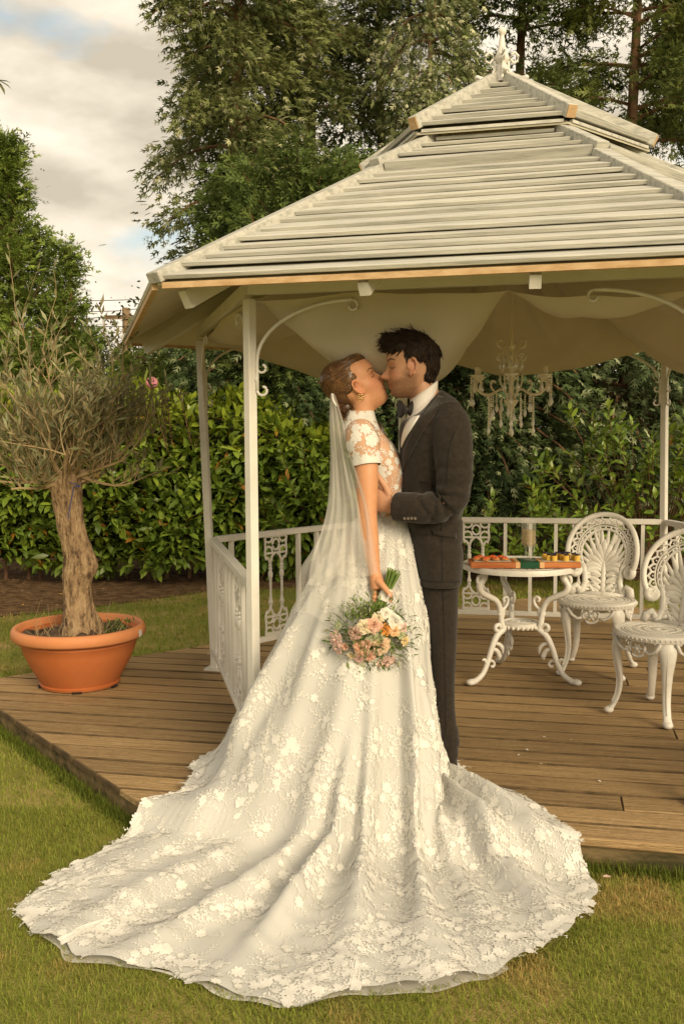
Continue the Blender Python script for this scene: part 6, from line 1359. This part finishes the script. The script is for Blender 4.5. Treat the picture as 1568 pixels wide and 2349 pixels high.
# greenery between and round the blooms
n = 1300; a = RNG.uniform(0, 6.28, n); el = RNG.uniform(-.2, 1.45, n); rad = RNG.uniform(.6, 1.18, n)
cdir = np.stack([np.cos(a)*np.cos(el), -np.sin(el), np.sin(a)*np.cos(el)], 1); pos = BQC+cdir*np.array([.150, .105, .128])*rad[:, None]; fw = cdir+RNG.normal(0, .6, (n, 3))
col = np.array([.12, .175, .04])*RNG.uniform(.5, 1.7, (n, 1)); q_ = RNG.uniform(0, 1, n) < .22; col[q_] = np.array([.34, .34, .20])*RNG.uniform(.7, 1.3, (q_.sum(), 1))
v, f, c = scatter(lt, [(0, 1, 2, 3)], pos-ORG[bq.name], rand_rots(n, fw, .8), RNG.uniform(.014, .040, n), col); o = link('greenery', mesh_np('greenery', v, f, col=c), leafattr, bq); o['kind'] = 'stuff'
n = 420; t_ = RNG.uniform(0, 1, n); pos = np.array([at(x, y, 3.66) for x, y in zip(RNG.normal(838, 26, n), 1398+RNG.normal(0, 9, n)+t_*10)])+RNG.normal(0, .012, (n, 3)); v, f, c = scatter(lt*[1, 1.6, 1], [(0, 1, 2, 3)], pos-ORG[bq.name], rand_rots(n, RNG.normal(0, 1, (n, 3)), .8), RNG.uniform(.008, .016, n), np.array([.19, .24, .04])*RNG.uniform(.6, 1.4, (n, 1))); o = link('bupleurum', mesh_np('bupleurum', v, f, col=c), leafattr, bq); o['kind'] = 'stuff'
for (x0, y0), (x1, y1), w_ in (((1090, 1270), (1165, 1390), .32), ((1100, 1215), (1165, 1275), .22), ((1130, 1215), (1225, 1228), .16), ((885, 1050), (915, 1180), .26), ((990, 800), (930, 840), .35), ((995, 740), (970, 780), .35), ((560, 1000), (470, 905), .05), ((600, 980), (510, 850), .05), ((620, 1080), (545, 1075), .06), ((640, 1120), (520, 1110), .05), ((650, 980), (600, 1090), .06), ((580, 1000), (480, 1060), .05), ((1010, 880), (1150, 975), .2)):
    p, q_ = at(*bqx(x0, y0), 3.585), at(*bqx(x1, y1), 3.575); v, f, c = scatter(LLV*[1, w_/.17*.5, 1], LLF, np.array([p-ORG[bq.name]]), rand_rots(1, np.array([q_-p]), .3), np.array([np.linalg.norm(q_-p)]), np.array([[.05, .085, .025]])); link('leaf', mesh_np('leaf', v, f, smooth=True, col=c), laurel_m, bq)

# ---------------------------------------------------------------- petals, scraps and fallen leaves
pet_m = M('white petal', (.74, .70, .62), rough=.7, transl=.2); pk_m = M('blush petal', (.72, .50, .42), rough=.7, transl=.2); yl_m = M('yellow fallen leaf', (.50, .27, .05), (.62, .38, .09), 12, .7)
def flat_leaf(name, p, size, m, label, cat, group, ro):
    me = bpy.data.meshes.new(name); me.from_pydata((LLV*[1, 1.5 if cat == 'petal' else 1, .7]*size).tolist(), [], LLF); o = link(name, me, m); o.location = p; o.rotation_euler = (.05, .08, ro); tag(o, label, cat, group); return o
for i, (x, y) in enumerate(((1743, 1690), (1808, 1698), (1745, 1752), (1692, 1730), (1705, 1718), (430, 1480), (405, 1490), (470, 1447), (480, 1500), (1870, 1790))):
    flat_leaf('petal', atz(*((x-0, y) if x < 1568 else (x-500+0, y)), .006), .018, pet_m, 'tiny white petal lying on the deck boards', 'petal', 'white petals on the deck', i*1.3)
flat_leaf('petal', atz(1382, 2012, GZ+.03), .035, pk_m, 'blush petal on the grass beside the edge of the train', 'petal', None, .4)
for (x, y), lb in (((132, 1362), 'large yellow fallen leaf on the soil beside the olive trunk'), ((55, 1385), 'small yellow fallen leaf at the edge of the soil'), ((455, 1387), 'brown fallen leaf on the soil near the side railing'), ((392, 1745), 'pale fallen leaf on the grass by the mossy deck edge')):
    flat_leaf('fallen_leaf', atz(x, y, GZ+.02), .09 if 'large' in lb else .05, yl_m, lb, 'fallen leaf', 'fallen leaves', x)
